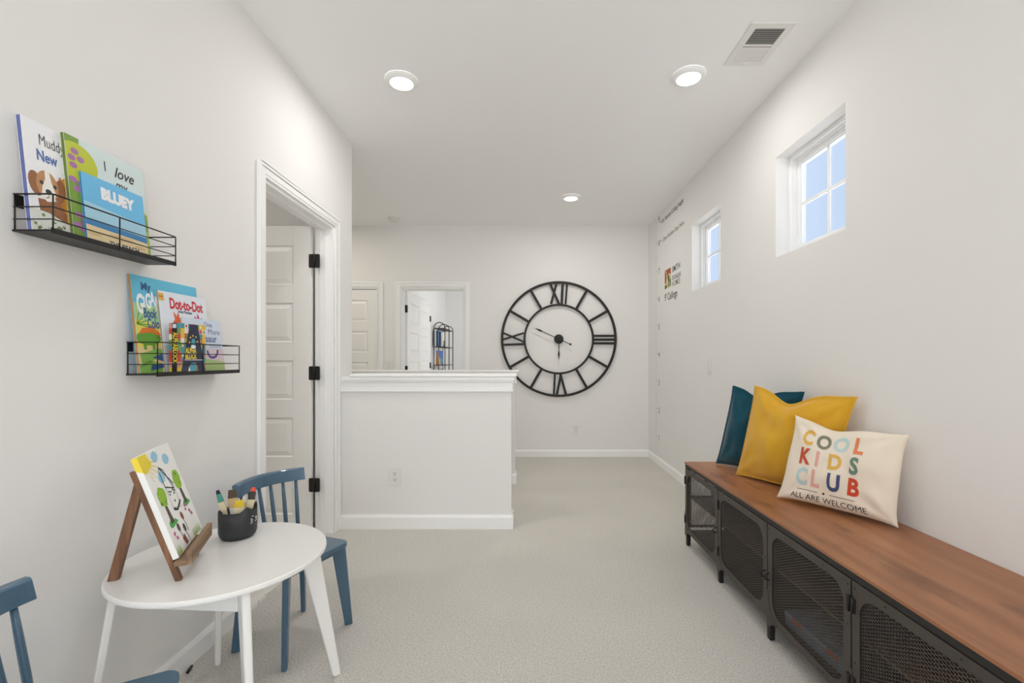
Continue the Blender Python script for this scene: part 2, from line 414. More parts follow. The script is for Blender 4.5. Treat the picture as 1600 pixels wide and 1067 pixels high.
# door_1: open leaf in the left wall, swung back into the room beyond
d1 = bpy.data.objects.new('door_1', None); COL.objects.link(d1); struct(d1); d1.location = (XL-.119, 2.995, .012)
d1.rotation_euler = (0, 0, PI)      # leaf runs to -X
b = MB(); leaf(b, .80, 2.015, .035, x0=.014); b.build('leaf', d1, .002)
for z in (.320, 1.052, 1.787):
    hb = MB()
    hb.prism(rrect(-.016, .016, z-.045, z+.045, .008, 3), lambda u, v, d: (u+.009, d, v), .0178, .0208, BLACK)
    hb.prism(rrect(-.016, .016, z-.045, z+.045, .008, 3), lambda u, v, d: (u-.030, d, v), .0178, .0208, BLACK)
    hb.tube([(-.0105, .022, z-.046), (-.0105, .022, z+.046)], .006, BLACK, 8)
    hb.build('hinge', d1)
def casing(n, axis, a, u0, u1, z1, out, wd=.062, t=.019, z0=0):
    """stepped door casing round an opening: face plane a, out = +-1 outward, on x ('Y' wall) or y ('X' wall)"""
    b = MB()
    for (i0, i1, tt) in ((.0, .014, t*.62), (.014, .046, t*.78), (.046, wd, t)):
        A, B = sorted((a+out*.0004, a+out*tt))
        bx = (lambda p, q, c, d: b.box(A, B, p, q, c, d, TRIM)) if axis == 'X' else (lambda p, q, c, d: b.box(p, q, A, B, c, d, TRIM))
        bx(u0-i1, u0-i0, z0, z1+i1); bx(u1+i0, u1+i1, z0, z1+i1); bx(u0-i0, u1+i0, z1+i0, z1+i1)
    return struct(b.build('trim_%d' % n, None, .002))
def jamb(n, axis, a0, a1, u0, u1, z1, stop=None, hinge_gap=0):
    b = MB(); j = .018
    bx = (lambda A, B, p, q, c, d: b.box(A, B, p, q, c, d, TRIM)) if axis == 'X' else (lambda A, B, p, q, c, d: b.box(p, q, A, B, c, d, TRIM))
    bx(a0, a1, u0+.0004, u0+j, 0, z1-.0004); bx(a0, a1, u1-j, u1-.0004, 0, z1-.0004); bx(a0, a1, u0+j, u1-j, z1-j, z1-.0004)
    if stop:
        s0, s1 = stop
        bx(s0, s1, u0+j, u0+j+.012, 0, z1-j); bx(s0, s1, u1-j-.012, u1-j, 0, z1-j); bx(s0, s1, u0+j+.012, u1-j-.012, z1-j-.012, z1-j)
    return struct(b.build('trim_%d' % n, None, .0015))
casing(3, 'X', XL, DL0, DL1, DZ, 1)
jamb(4, 'X', XL-.1195, XL-.0004, DL0, DL1, DZ, stop=(XL-.082, XL-.045))
# door_2 closed leaf far left, door_3 open into the bedroom, door_4 closed on the bedroom's side wall
d2 = bpy.data.objects.new('door_2', None); COL.objects.link(d2); struct(d2); d2.location = (FC0+.022, YF+.030, .010)
b = MB(); leaf(b, FC1-FC0-.044, 1.976, .035, marg=.105); b.build('leaf', d2, .002)
casing(5, 'Y', YF, FC0, FC1, 2.011, -1); jamb(6, 'Y', YF+.0004, YF+.1195, FC0, FC1, 2.011, stop=(YF+.05, YF+.08))
casing(7, 'Y', YF, FO0, FO1, 2.011, -1); jamb(8, 'Y', YF+.0004, YF+.1195, FO0, FO1, 2.011, stop=(YF+.045, YF+.08))
d3 = bpy.data.objects.new('door_3', None); COL.objects.link(d3); struct(d3); d3.location = (FO0+.030, YF+.135, .012); d3.rotation_euler = (0, 0, PI/2)
b = MB(); leaf(b, .72, 1.976, .035, x0=.0); b.build('leaf', d3, .002)
for z in (.28, 1.02, 1.76):
    hb = MB(); hb.prism(rrect(-.020, .020, z-.045, z+.045, .006, 3), lambda u, v, d: (d, u, v), -.012, -.002, BLACK)
    hb.tube([(-.012, -.004, z-.046), (-.012, -.004, z+.046)], .007, BLACK, 8)
    hb.build('hinge', d3)
d4 = bpy.data.objects.new('door_4', None); COL.objects.link(d4); struct(d4); d4.location = (-1.548, 6.56, .012); d4.rotation_euler = (0, 0, PI/2)
b = MB(); leaf(b, .76, 1.99, .036, x0=.0); b.build('leaf', d4, .002)
for z in (.28, 1.05, 1.80):
    MB().prism(rrect(.750, .785, z-.045, z+.045, .006, 3), lambda u, v, d: (u, d, v), -.0185, -.024, BLACK).tube([(.7675, -.028, z-.046), (.7675, -.028, z+.046)], .009, BLACK, 8).build('hinge', d4)
casing(9, 'X', -1.57, 6.55, 7.33, 2.011, 1)

# ------------------------------------------------------------------ ceiling fittings
def downlight(loc, label, power, color):
    t = thing('downlight', label, 'ceiling light', loc, group='recessed ceiling lights')
    r = MB(); r.lathe([(.093, -.0003), (.093, -.006), (.088, -.013), (.072, -.020), (.066, -.0215), (.064, -.016)], (0, 0, 0), TRIM, 40, cap0=False, cap1=False); r.build('trim_ring', t)
    l = MB(); l.lathe([(.0635, -.015), (.062, -.019), (.050, -.0215), (.001, -.0225)], (0, 0, 0), LENS, 40, cap1=True); l.build('lens', t)
    a = area('lamp_light', (0, 0, -.027), (0, 0, 0), .12, .12, power, color, 'DISK'); a.parent = t
    return t
WARM = (1.0, .972, .93)
downlight((-.701, 2.588, ZC), 'round white recessed ceiling light left of centre, above the open side door', 5.8, WARM)
downlight((.917, 2.544, ZC), 'round white recessed ceiling light beside the rectangular air vent', 4.2, WARM)
downlight((.45, 4.44, ZC), 'small distant round recessed ceiling light near the far wall above the clock', 6.4, WARM)
downlight((-2.35, 4.55, ZC), 'recessed ceiling light in the hidden side hall', 8, (1, .92, .80))
downlight((.1, -.6, ZC), 'recessed ceiling light behind the viewer', 4.9, WARM)
downlight((-2.4, 1.9, ZC), 'unseen ceiling light added to brighten the room behind the side door', 8.5, (1, .95, .89))  # invented lamp, added because the side room came out dim

t = thing('smoke_detector', 'small round white smoke detector on the ceiling near the far wall', 'smoke detector', (-1.468, 5.11, ZC))
MB().lathe([(.068, -.0003), (.068, -.010), (.060, -.012)], (0, 0, 0), PLATE, 32, cap0=False).build('base', t)
MB().lathe([(.058, -.0125), (.060, -.024), (.050, -.036), (.030, -.040), (.001, -.041)], (0, 0, 0), PLATE, 32).build('cover', t)

t = thing('air_vent', 'white rectangular ceiling air vent with two banks of louvres', 'vent', (1.1775, 2.294, ZC))
b = MB(); o_ = rrect(-.105, .105, -.155, .155, .003, 2)
b.ring([(-.105, -.155), (.105, -.155), (.105, .155), (-.105, .155)], [(-.072, -.118), (.072, -.118), (.072, .118), (-.072, .118)], lambda u, v, d: (u, v, d), -.0003, -.007, PLATE)
b.box(-.072, .072, -.006, .006, -.0068, -.001, PLATE); b.build('frame', t, .0015)
MB().box(-.0718, .0718, -.1178, .1178, -.0022, -.0005, mat('duct_dark', (128, 126, 123), .8)).build('backing', t)
for k in range(18):
    y = -.110+k*.0129
    if abs(y) < .008: continue
    b = MB(); sg = 1 if y < 0 else -1
    b.add([(-.0715, y-.0008-sg*.0030, -.0070), (.0715, y-.0008-sg*.0030, -.0070), (.0715, y-.0008+sg*.0030, -.0030), (-.0715, y-.0008+sg*.0030, -.0030),
           (-.0715, y+.0008-sg*.0030, -.0070), (.0715, y+.0008-sg*.0030, -.0070), (.0715, y+.0008+sg*.0030, -.0030), (-.0715, y+.0008+sg*.0030, -.0030)],
          [(0, 1, 2, 3), (4, 5, 6, 7), (0, 1, 5, 4), (2, 3, 7, 6), (0, 3, 7, 4), (1, 2, 6, 5)], PLATE)
    b.build('louvre', t)
MB().box(-.012, .012, .134, .142, -.016, -.0072, PLATE).build('lever', t)

# ------------------------------------------------------------------ switches and sockets
def plate(name, label, cat, loc, rz, wd=.074, hh=.118, socket=False, group=None):
    """local: faces -y"""
    t = thing(name, label, cat, loc, (0, 0, rz), group)
    MB().prism(rrect(-wd/2, wd/2, -hh/2, hh/2, .004, 3), lambda u, v, d: (u, d, v), -.0003, -.006, PLATE).build('plate', t, .0015)
    if socket:
        for z in (.020, -.020):
            s_ = MB(); s_.prism(rrect(-.016, .016, z-.014, z+.014, .008, 4), lambda u, v, d: (u, d, v), -.0062, -.009, PLATE)
            s_.box(-.0085, -.0055, -.0094, -.0091, z-.002, z+.008, DARK); s_.box(.0055, .0085, -.0094, -.0091, z-.002, z+.007, DARK)
            s_.lathe([(.0035, 0), (.0035, -.0003)], (0, -.0091, z-.008), DARK, 10, 'Y'); s_.build('socket', t)
    else:
        MB().add([(-.016, -.0062, -.032), (.016, -.0062, -.032), (.016, -.0062, .032), (-.016, -.0062, .032), (-.016, -.0075, -.032), (.016, -.0075, -.032), (.016, -.0115, .032), (-.016, -.0115, .032)],
                 [(0, 1, 2, 3), (4, 5, 6, 7), (0, 1, 5, 4), (2, 3, 7, 6), (0, 3, 7, 4), (1, 2, 6, 5)], PLATE).build('rocker', t)
    return t
plate('wall_outlet', 'white duplex outlet on the front of the half wall', 'outlet', (-.885, 3.102, .357), 0, .092, .126, True)
plate('wall_outlet', 'small white outlet low on the far wall under the clock', 'outlet', (.609, YF, .322), 0, .078, .122, True)
plate('light_switch', 'white light switch plate on the right wall above the bench end', 'switch', (XR, 3.615, 1.102), -PI/2, .080, .135)
plate('light_switch', 'white light switch between the two far doorways', 'switch', (-1.615, YF, 1.08), 0, .068, .12)

# ------------------------------------------------------------------ wall clock
CX, CZ = .402, 1.396
t = thing('wall_clock', 'very large round open black metal wall clock with roman numerals', 'clock', (CX, YF-.030, CZ))
SP = 131.4
def torus_ring(b, r0, r1, y0, y1, n=96):
    o_ = [(r1*math.cos(2*PI*k/n), r1*math.sin(2*PI*k/n)) for k in range(n)]; i_ = [(r0*math.cos(2*PI*k/n), r0*math.sin(2*PI*k/n)) for k in range(n)]
    b.ring(o_, i_, lambda u, v, d: (u, d, v), y0, y1, CLOCKM)
RO, RI = .685, .417; wO, wI = .029, .024
b = MB(); torus_ring(b, RO-wO, RO, -.008, .008); b.build('outer_ring', t, .002)
b = MB(); torus_ring(b, RI-wI, RI, -.008, .008); b.build('inner_ring', t, .002)
ra, rb = RI-.003, RO-wO+.003
def bar(b, ang, o0, o1, hw=.012, yo=0, r0=ra, r1=rb):
    """bar crossing the numeral band at clock angle ang (deg, 0 = up); o0/o1 sideways offsets at inner/outer end"""
    a = math.radians(ang); d = Vector((math.sin(a), 0, math.cos(a))); s_ = Vector((math.cos(a), 0, -math.sin(a)))
    hw *= 1.12
    b.obox(d*r0+s_*o0+Vector((0, yo, 0)), d*r1+s_*o1+Vector((0, yo, 0)), s_, hw, .0045, CLOCKM)
for h_ in (1, 2, 4, 5, 7, 8, 10, 11):
    b = MB(); bar(b, h_*30, 0, 0, .0135); b.build('spoke', t, .001)
b = MB(); bar(b, 0, .004, -.104, .012); bar(b, 0, -.092, -.028, .012, -.003); bar(b, 0, .034, .046, .013); bar(b, 0, .080, .098, .010); b.build('numeral', t, .001)
b = MB(); [bar(b, 90, o, o, .012) for o in (-.038, .006, .050)]; b.build('numeral', t, .001)
b = MB(); bar(b, 180, -.026, .024, .012); bar(b, 180, -.018, -.086, .012, -.003); bar(b, 180, .046, .058, .010); b.build('numeral', t, .001)
b = MB(); bar(b, 270, -.032, .074, .010); bar(b, 270, .072, -.006, .010, -.003); bar(b, 270, -.060, -.068, .012); b.build('numeral', t, .001)
b = MB(); b.lathe([(.056, -.004), (.056, .010), (.05, .012)], (0, 0, 0), CLOCKM, 32, 'Y'); b.lathe([(.012, -.022), (.012, -.004)], (0, 0, 0), CLOCKM, 16, 'Y'); b.build('hub', t)
def hand(name, dx, dz, tail, y, parent):
    d = Vector((dx, 0, dz)); L_ = d.length; d.normalize(); s_ = Vector((d.z, 0, -d.x)); b = MB(); Y = Vector((0, y, 0))
    b.obox(Y-d*tail, Y+d*(L_-.10 if L_ > .2 else L_*.66), s_, .0045, .0015, CLOCKM)
    q = L_*.78 if L_ > .28 else L_*.72
    fn = lambda u, v, dd: tuple(d*u+s_*v+Vector((0, dd, 0)))
    b.prism([(q-.05, .003), (q, .012), (L_, 0), (q, -.012), (q-.05, -.003)], fn, y-.0015, y+.0015, CLOCKM)
    if tail > .05: b.prism([(-tail+.012*math.cos(k*PI/8)-.005, .014*math.sin(k*PI/8)) for k in range(16)], fn, y-.0016, y+.0016, CLOCKM)
    b.build(name, parent)
hand('minute_hand', -.289, .132, .145, -.0175, t); hand('hour_hand', 0, -.250, .02, -.011, t)
MB().box(-.012, .012, .0101, .0298, -.012, .012, CLOCKM).build('movement_box', t)
MB().box(-.010, .010, .0082, .0298, RO-wO, RO-.004, CLOCKM).build('wall_mount', t)
# ties between hub and ring kept thin: the hub sits on a rear cross bar
# ------------------------------------------------------------------ wall decals on the right wall
INK = mat('decal_ink', (104, 92, 82), .7); INK2 = mat('decal_light_ink', (150, 141, 131), .7)
fnR = lambda u, v, d: (XR-.0004-.0002*d, u, v)
def R_text(b, st, y, z, size, m, sx=1, bold=.001): b.text(st, 0, 0, size, lambda u, v, d: (XR-.0008, y-u, z+v), m, bold=bold, sx=sx)
gc = thing('growth_chart', 'faint printed foot ruler running up the right wall by the far corner', 'wall decal')
t = MB()
for i in range(1, 108):
    z = i*.0254
    ln = .07 if i % 12 == 0 else (.045 if i % 6 == 0 else .028)
    t.box(XR-.0009, XR-.0003, 5.10-ln, 5.10, z-.0016, z+.0016, INK2)
t.build('ruler_ticks', gc, fixn=False)
for k in range(1, 10):
    b = MB(); R_text(b, str(k), 4.995, k*.3048-.040+(.0 if k < 9 else -.045), .085, INK, 1.0, .0015); b.build('foot_number', gc, fixn=False)
for z in (2.640, 2.435):
    MB().add([(XR-.0008, 4.92, z-.012), (XR-.0008, 4.92, z+.016), (XR-.0008, 4.89, z+.002)], [(0, 1, 2)], INK).build('arrow_mark', gc, fixn=False)
b = MB(); R_text(b, 'Our Standard Ceiling Height', 4.875, 2.612, .062, INK, .93); tag(b.build('wall_lettering', fixn=False), 'sloping small brown lettering about standard ceiling height, highest on the right wall', 'wall lettering')
b = MB(); R_text(b, 'Other Builders Stop Here', 4.84, 2.405, .060, INK2, 1.02); tag(b.build('wall_lettering', fixn=False), 'small grey lettering about other builders, second line on the right wall', 'wall lettering')
sg_ = thing('wall_sign', 'red and green square builder logo with company lettering on the right wall', 'wall sign', (XR, 4.67, 1.985))
b = MB(); s_ = .097
LR = mat('logo_rust', (178, 84, 46), .6); LG = mat('logo_green', (86, 110, 48), .6); LC = mat('logo_cream', (228, 214, 160), .6)
fL = lambda u, v, d: (-.0006-.0004*d, -u, v)
b.flat([(-s_, -s_), (s_, -s_), (s_, s_), (-s_, s_)], fL, LC, 0)
b.flat([(-s_, s_), (s_, s_), (s_, .03), (.04, .05), (-.02, .02), (-.04, .075)], fL, LR, 1)
b.flat([(-s_, .09), (-.05, .07), (-.035, 0), (-.06, -.05), (-s_, -.03)], fL, LR, 1)
b.flat([(-.01, .015), (.03, .04), (.055, .02), (.06, -.03), (.03, -.09), (.0, -.085), (.02, -.04)], fL, LG, 2)
b.flat([(-s_, -.05), (-.06, -.065), (-.02, -.05), (-.03, -.09), (-s_, -s_)], fL, LG, 2)
b.flat([(.07, -.02), (s_, -.0), (s_, -.09), (.06, -.09)], fL, LG, 2)
b.build('emblem', sg_, fixn=False)
GR = mat('logo_grey', (92, 92, 84), .6)
for st, z, sz, m_ in (('SMITH', .038, .082, GR), ('DOUGLAS', -.038, .056, INK), ('HOMES', -.104, .078, INK2)):
    b = MB(); b.text(st, 0, 0, sz, lambda u, v, d, z=z: (-.0008, -.135-u, z+v), m_, bold=.001, sx={'SMITH': 1.03, 'DOUGLAS': .98, 'HOMES': .92}[st])
    b.build('name_line', sg_, fixn=False)
b = MB(); R_text(b, "9' Ceilings", 4.775, 1.765, .105, INK, .92, .0015); tag(b.build('wall_lettering', fixn=False), 'brown lettering naming the nine foot ceilings, under the square logo', 'wall lettering')

# ------------------------------------------------------------------ bench (metal mesh cabinet with a wooden top)
BX0, BX1 = 1.001, 1.452; BY1 = 2.837; BH = .516; DW = .4815; BY0 = BY1-4*DW
TOPW = wood('bench_wood', (138, 90, 60), (156, 105, 71), (172, 120, 82), 'Y', .55, knots=True, rough=.42)
bench = thing('storage_bench', 'long low black metal mesh cabinet bench with a brown wooden top along the right wall', 'bench', (BX0, BY0, 0))
L4 = 4*DW; DP = BX1-BX0
b = MB(); b.box(-.004, DP+.014, -.004, L4+.001, BH-.012, BH, TOPW); b.build('wooden_top', bench, .002)
b = MB(); ZB = .088
b.box(.0, .018, 0, L4, BH-.034, BH-.0123, CABD); b.box(DP-.018, DP, 0, L4, BH-.034, BH-.0123, CABD)
b.box(.018, DP-.018, 0, .018, BH-.034, BH-.0123, CABD); b.box(.018, DP-.018, L4-.018, L4, BH-.034, BH-.0123, CABD)
b.box(.004, .018, .0, L4, ZB, ZB+.018, CABD); b.box(DP-.018, DP, 0, L4, ZB, ZB+.018, CABD)
for k in range(5):
    y = min(max(k*DW, .009), L4-.009)
    b.box(.004, .018, y-.009, y+.009, ZB+.018, BH-.034, CABD); b.box(DP-.018, DP, y-.009, y+.009, ZB+.018, BH-.034, CABD)
b.build('frame', bench, .0015)
MB().box(.018, DP-.002, .018, L4-.018, ZB+.004, ZB+.008, CABD).build('bottom_shelf', bench)
MB().box(.030, DP-.018, .018, L4-.018, .292, .300, wood('shelf_wood', (78, 58, 46), (92, 68, 54), (108, 82, 64), 'Y', .6)).build('middle_shelf', bench)
for k in (1, 2, 3): MB().box(.030, DP-.018, k*DW-.003, k*DW+.003, ZB+.008, BH-.036, CABD).build('divider', bench)
def mesh_fill(b, fn, u0, u1, v0, v1, pu, pv, wd, d0, d1, m):
    """expanded metal: two families of flat strips clipped to the rectangle"""
    sl = pv/pu
    for sg in (1, -1):
        k = math.floor((v0-sl*(u1-u0))/pv)-1
        while True:
            c = k*pv*1.0; k += 1
            # v = c + sg*sl*(u-u0)
            if sg == 1: lo, hi = (v0-c)/sl, (v1-c)/sl
            else: lo, hi = (c-v1)/sl, (c-v0)/sl
            a_, b_ = max(0, lo), min(u1-u0, hi)
            if c > v1+sl*(u1-u0)+pv: break
            if b_-a_ < .002: continue
            P = lambda q: (u0+q, c+sg*sl*q)
            (ua, va), (ub, vb) = P(a_), P(b_); h_ = wd/2
            b.add([fn(ua, va-h_, d0), fn(ub, vb-h_, d0), fn(ub, vb+h_, d0), fn(ua, va+h_, d0), fn(ua, va-h_, d1), fn(ub, vb-h_, d1), fn(ub, vb+h_, d1), fn(ua, va+h_, d1)],
                  [(0, 1, 2, 3), (4, 5, 6, 7), (0, 1, 5, 4), (2, 3, 7, 6)], m)
def door_unit(k, hinge_far):
    y0, y1 = k*DW+.0035, (k+1)*DW-.0035; z0, z1 = ZB+.001, BH-.0375
    fn = lambda u, v, d: (-d, u, v)
    inn = rrect(y0+.030, y1-.030, z0+.030, z1-.030, .062, 8)
    out = []
    cx, cy = (y0+y1)/2, (z0+z1)/2
    for (u, v) in inn:      # push the inner outline out to the rectangle
        du, dv = u-cx, v-cy; q = min(((y1-y0)/2)/abs(du) if du else 1e9, ((z1-z0)/2)/abs(dv) if dv else 1e9)
        out.append((cx+du*q, cy+dv*q))
    # snap nearest samples to the four true corners
    for (cu, cv) in ((y0, z0), (y0, z1), (y1, z0), (y1, z1)):
        i = min(range(len(out)), key=lambda i: (out[i][0]-cu)**2+(out[i][1]-cv)**2); out[i] = (cu, cv)
    b = MB(); b.ring(out, inn, fn, -.0035, .0005, CAB)
    lip = rrect(y0+.033, y1-.033, z0+.033, z1-.033, .059, 8)
    b.ring(inn, lip, fn, -.0035, -.002, CABD)
    for (u, v) in [(y0+.012, z) for z in (z0+.02, (z0+z1)/2+.05, z1-.02)]+[(y1-.012, z) for z in (z0+.02, (z0+z1)/2-.05, z1-.02)]+[(cx-.11, z1-.014), (cx+.11, z1-.014), (cx-.11, z0+.014), (cx+.11, z0+.014)]:
        b.lathe([(.0032, -.0006), (.0028, -.0018), (.0014, -.0022)], (0, u, v), CABD, 8, 'X', cap0=False)
    dr = b.build('door', bench)
    m_ = MB(); mesh_fill(m_, fn, y0+.024, y1-.024, z0+.024, z1-.024, .0200, .0104, .0023, -.0052, -.0040, MESH); m_.build('mesh_panel', dr, fixn=False)
    yh = y1-.004 if hinge_far else y0+.004
    for z in (z0+.075, z1-.075):
        h_ = MB(); h_.box(-.0032, -.0006, yh-.011 if hinge_far else yh-.002, yh+.002 if hinge_far else yh+.011, z-.022, z+.022, BLACK)
        h_.tube([(-.004, yh, z-.024), (-.004, yh, z+.024)], .0045, BLACK, 8); h_.build('hinge', dr)
    yp = y0+.010 if hinge_far else y1-.010; zc = (z0+z1)/2-.02; b = MB()
    pts = [(-.001, yp, zc+.014)]+[(-.001-.020*math.sin(a), yp, zc+.014*math.cos(a)) for a in [PI*i/8 for i in range(1, 8)]]+[(-.001, yp, zc-.014)]
    b.tube(pts, .0028, BLACK, 8); b.build('handle', dr)
    # little sliding tab above the opening
    return dr
for k, hf in ((3, True), (2, True), (1, False), (0, True)): door_unit(k, hf)
b = MB(); fe = lambda u, v, d: (u, L4-d, v)
b.ring([(.020, ZB+.02), (DP-.02, ZB+.02), (DP-.02, BH-.036), (.020, BH-.036)], [(.036, ZB+.036), (DP-.036, ZB+.036), (DP-.036, BH-.052), (.036, BH-.052)], fe, .004, .007, CAB)
b.box(.036, DP-.036, L4-.007, L4-.004, .285, .305, CAB)
e_ = b.build('end_panel', bench)
b = MB(); mesh_fill(b, fe, .030, DP-.030, ZB+.03, BH-.046, .0200, .0104, .0023, .0078, .009, MESH); b.build('mesh_panel', e_, fixn=False)
for k in range(5):
    for x in (.003, DP-.027):
        y = min(max(k*DW, .0), L4-.026) if k in (0, 4) else k*DW-.012
        b = MB(); b.hexa([(x+.002, y+.001, 0), (x+.022, y+.001, 0), (x+.022, y+.023, 0), (x+.002, y+.023, 0)], [(x, y, ZB), (x+.024, y, ZB), (x+.024, y+.025, ZB), (x, y+.025, ZB)], CABD)
        b.build('leg', bench, .001)
# gussets: curved brackets that widen the legs under the door hinges
for k, sg in ((4, -1), (3, -1), (2, -1), (1, 1), (1, -1)):
    y = min(k*DW, L4-.001)
    pts = [(y, ZB+.12), (y+sg*.006, ZB+.12)]+[(y+sg*(.006+.075*(1-math.cos(a))), ZB+.12-.118*math.sin(a)) for a in [PI/2*i/6 for i in range(1, 7)]]+[(y+sg*.040, ZB-.006), (y+sg*.022, ZB-.022), (y, ZB-.026)]
    MB().prism(pts, lambda u, v, d: (d, u, v), -.0023, -.0007, CAB).build('bracket', bench)

# boxes kept inside the bench, seen through the mesh
CL = mat('clear_box', (150, 162, 176), .25); ORG = mat('label_orange', (196, 92, 60), .6); BLU = mat('box_blue', (92, 118, 150), .6)
def flat_box(label, x, y, z, dx, dy, dz, m, m2=None, group=None, rz=0):
    t = thing('game_box', label, 'box', (x, y, z), (0, 0, rz), group)
    MB().box(-dx/2, dx/2, -dy/2, dy/2, .0005, dz*.6, m).build('base', t, .002)
    MB().box(-dx/2-.002, dx/2+.002, -dy/2-.002, dy/2+.002, dz*.6+.0005, dz, m).build('lid', t, .002)
    if m2:
        for yy in (-.30, .22): MB().box(-dx/2-.0032, -dx/2-.0022, dy*yy, dy*(yy+.16), dz*.66, dz*.96, m2).build('label_strip', t)
    return t
flat_box('pale grey-blue flat box with orange strips inside the third cabinet, on its floor', BX0+.15, BY0+1.5*DW+.01, ZB+.008, .20, .36, .055, CL, ORG, rz=.06)
flat_box('blue box on the middle shelf of the farthest cabinet', BX0+.20, BY0+3.42*DW, .300, .22, .20, .11, BLU)
flat_box('dark box on the floor of the nearest cabinet', BX0+.22, BY0+.5*DW, ZB+.008, .26, .30, .12, mat('box_grey', (96, 92, 90), .6))

# ------------------------------------------------------------------ cushions
def cushion(name, label, BL, BR, TR, TL, T, m, flange=0.0, sag=.09, N=44, seed=1, wr=.006, topsag=0.0, mflange=None):
    BL, BR, TR, TL = map(Vector, (BL, BR, TR, TL))
    c = (BL+BR+TR+TL)/4; root = thing(name, label, 'cushion', (c.x, c.y, min(BL.z, BR.z)), group=None)
    o0 = Vector((c.x, c.y, min(BL.z, BR.z)))
    nrm = (BR-BL).cross(TL-BL).normalized()
    if nrm.x > 0: nrm = -nrm
    def S(u, v, side=1, off=0.0):
        uu = .5+(u-.5)*(1-sag*(1-abs(2*v-1)**4.5)); vv = .5+(v-.5)*(1-sag*(1-abs(2*u-1)**4.5))
        vv -= topsag*max(0, v-.5)*2*math.exp(-((u-.42)/.19)**2)
        p = BL*(1-uu)*(1-vv)+BR*uu*(1-vv)+TR*uu*vv+TL*(1-uu)*vv
        d = min(u, 1-u, v, 1-v)
        if flange and d < flange: th = .004
        else:
            q = flange; a = max(0, min(1, (u-q)/(1-2*q))); e = max(0, min(1, (v-q)/(1-2*q)))
            th = .004+T/2*(max(0, math.sin(PI*a))*max(0, math.sin(PI*e)))**.42
            k = noise.noise(Vector((u*3.1, v*3.7, seed)))*wr*1.6+noise.noise(Vector((u*9, v*4, seed+5)))*wr*.8
            # tension folds fanning out of the corners
            for (cu, cv) in ((0, 0), (1, 0), (0, 1), (1, 1)):
                r = math.hypot(u-cu, v-cv)
                k += wr*.9*math.exp(-((r-.22)/.14)**2)*math.sin(9*math.atan2(abs(v-cv), abs(u-cu))+seed)
            th += k*min(1, th/T*2)
        return p+nrm*(side*th+off)-o0
    vs = []; fs = []
    for side in (1, -1):
        for j in range(N+1):
            for i in range(N+1): vs.append(S(i/N, j/N, side))
    W = N+1
    for sI in (0, 1):
        o = sI*W*W
        for j in range(N):
            for i in range(N): fs.append((o+j*W+i, o+j*W+i+1, o+(j+1)*W+i+1, o+(j+1)*W+i))
    rim = [i for i in range(N)]+[j*W+N for j in range(N)]+[N*W+i for i in range(N, 0, -1)]+[j*W for j in range(N, 0, -1)]
    for a, b_ in zip(rim, rim[1:]+rim[:1]): fs.append((a, b_, W*W+b_, W*W+a))
    mb = MB(); mb.add(vs, fs, m, True); mb.build('cover', root)
    if flange:   # stitched edge line round the flange
        sb = MB(); pts = []
        n = 30; f0 = flange
        for k in range(n): pts.append(S(f0+(1-2*f0)*k/n, f0, 1, .0005))
        for k in range(n): pts.append(S(1-f0, f0+(1-2*f0)*k/n, 1, .0005))
        for k in range(n): pts.append(S(1-f0-(1-2*f0)*k/n, 1-f0, 1, .0005))
        for k in range(n): pts.append(S(f0, 1-f0-(1-2*f0)*k/n, 1, .0005))
        sb.tube(pts, .0028, m, 5, closed=True); sb.build('seam', root)
        eb = MB(); pts = [S(k/n, 0, 0) for k in range(n)]+[S(1, k/n, 0) for k in range(n)]+[S(1-k/n, 1, 0) for k in range(n)]+[S(0, 1-k/n, 0) for k in range(n)]
        eb.tube(pts, .0048, m, 8, closed=True); eb.build('piping', root)
    return root, S
def cloth(name, rgb, sheen=.3):
    m = mat(name, rgb, .88, bump=(420, .18, .0006), var=(5, .05), spec=.08)
    m.node_tree.nodes['Principled BSDF'].inputs['Sheen Weight'].default_value = sheen; return m
cushion('cushion', 'teal velvet cushion at the back of the row on the bench', (1.170, 2.775, .522), (1.41, 2.44, .522), (1.437, 2.34, .985), (1.193, 2.60, 1.002), .13, cloth('teal_velvet', (22, 74, 90)), flange=.035, seed=3, topsag=.10, sag=.045, wr=.010)
cushion('cushion', 'mustard yellow velvet cushion with a flanged edge in the middle of the row', (1.165, 2.500, .522), (1.375, 2.06, .522), (1.428, 1.955, .990), (1.232, 2.43, 1.012), .14, cloth('mustard_velvet', (216, 165, 48)), flange=.035, seed=8, topsag=.13, sag=.045, wr=.011)
CREAM = cloth('cream_cotton', (236, 224, 206), .1)
cc, CS = cushion('cushion', 'cream cushion with multicoloured lettering, nearest of the three on the bench', (1.150, 2.075, .524), (1.405, 1.708, .519), (1.432, 1.690, .872), (1.268, 2.128, .893), .13, CREAM, seed=5, sag=.065, wr=.009, topsag=.07)
cols = dict(y=(224, 178, 84), o=(128, 130, 108), l=(186, 210, 212), a=(224, 134, 88), r=(198, 84, 58), p=(226, 168, 158), g=(112, 138, 124), n=(72, 82, 122), R=(204, 72, 42), k=(58, 52, 50))
cm = {k: mat('print_'+k, v, .85) for k, v in cols.items()}
def cush_fn(u, v, d): return tuple(CS(u, v, 1, .0012))
tb = MB()
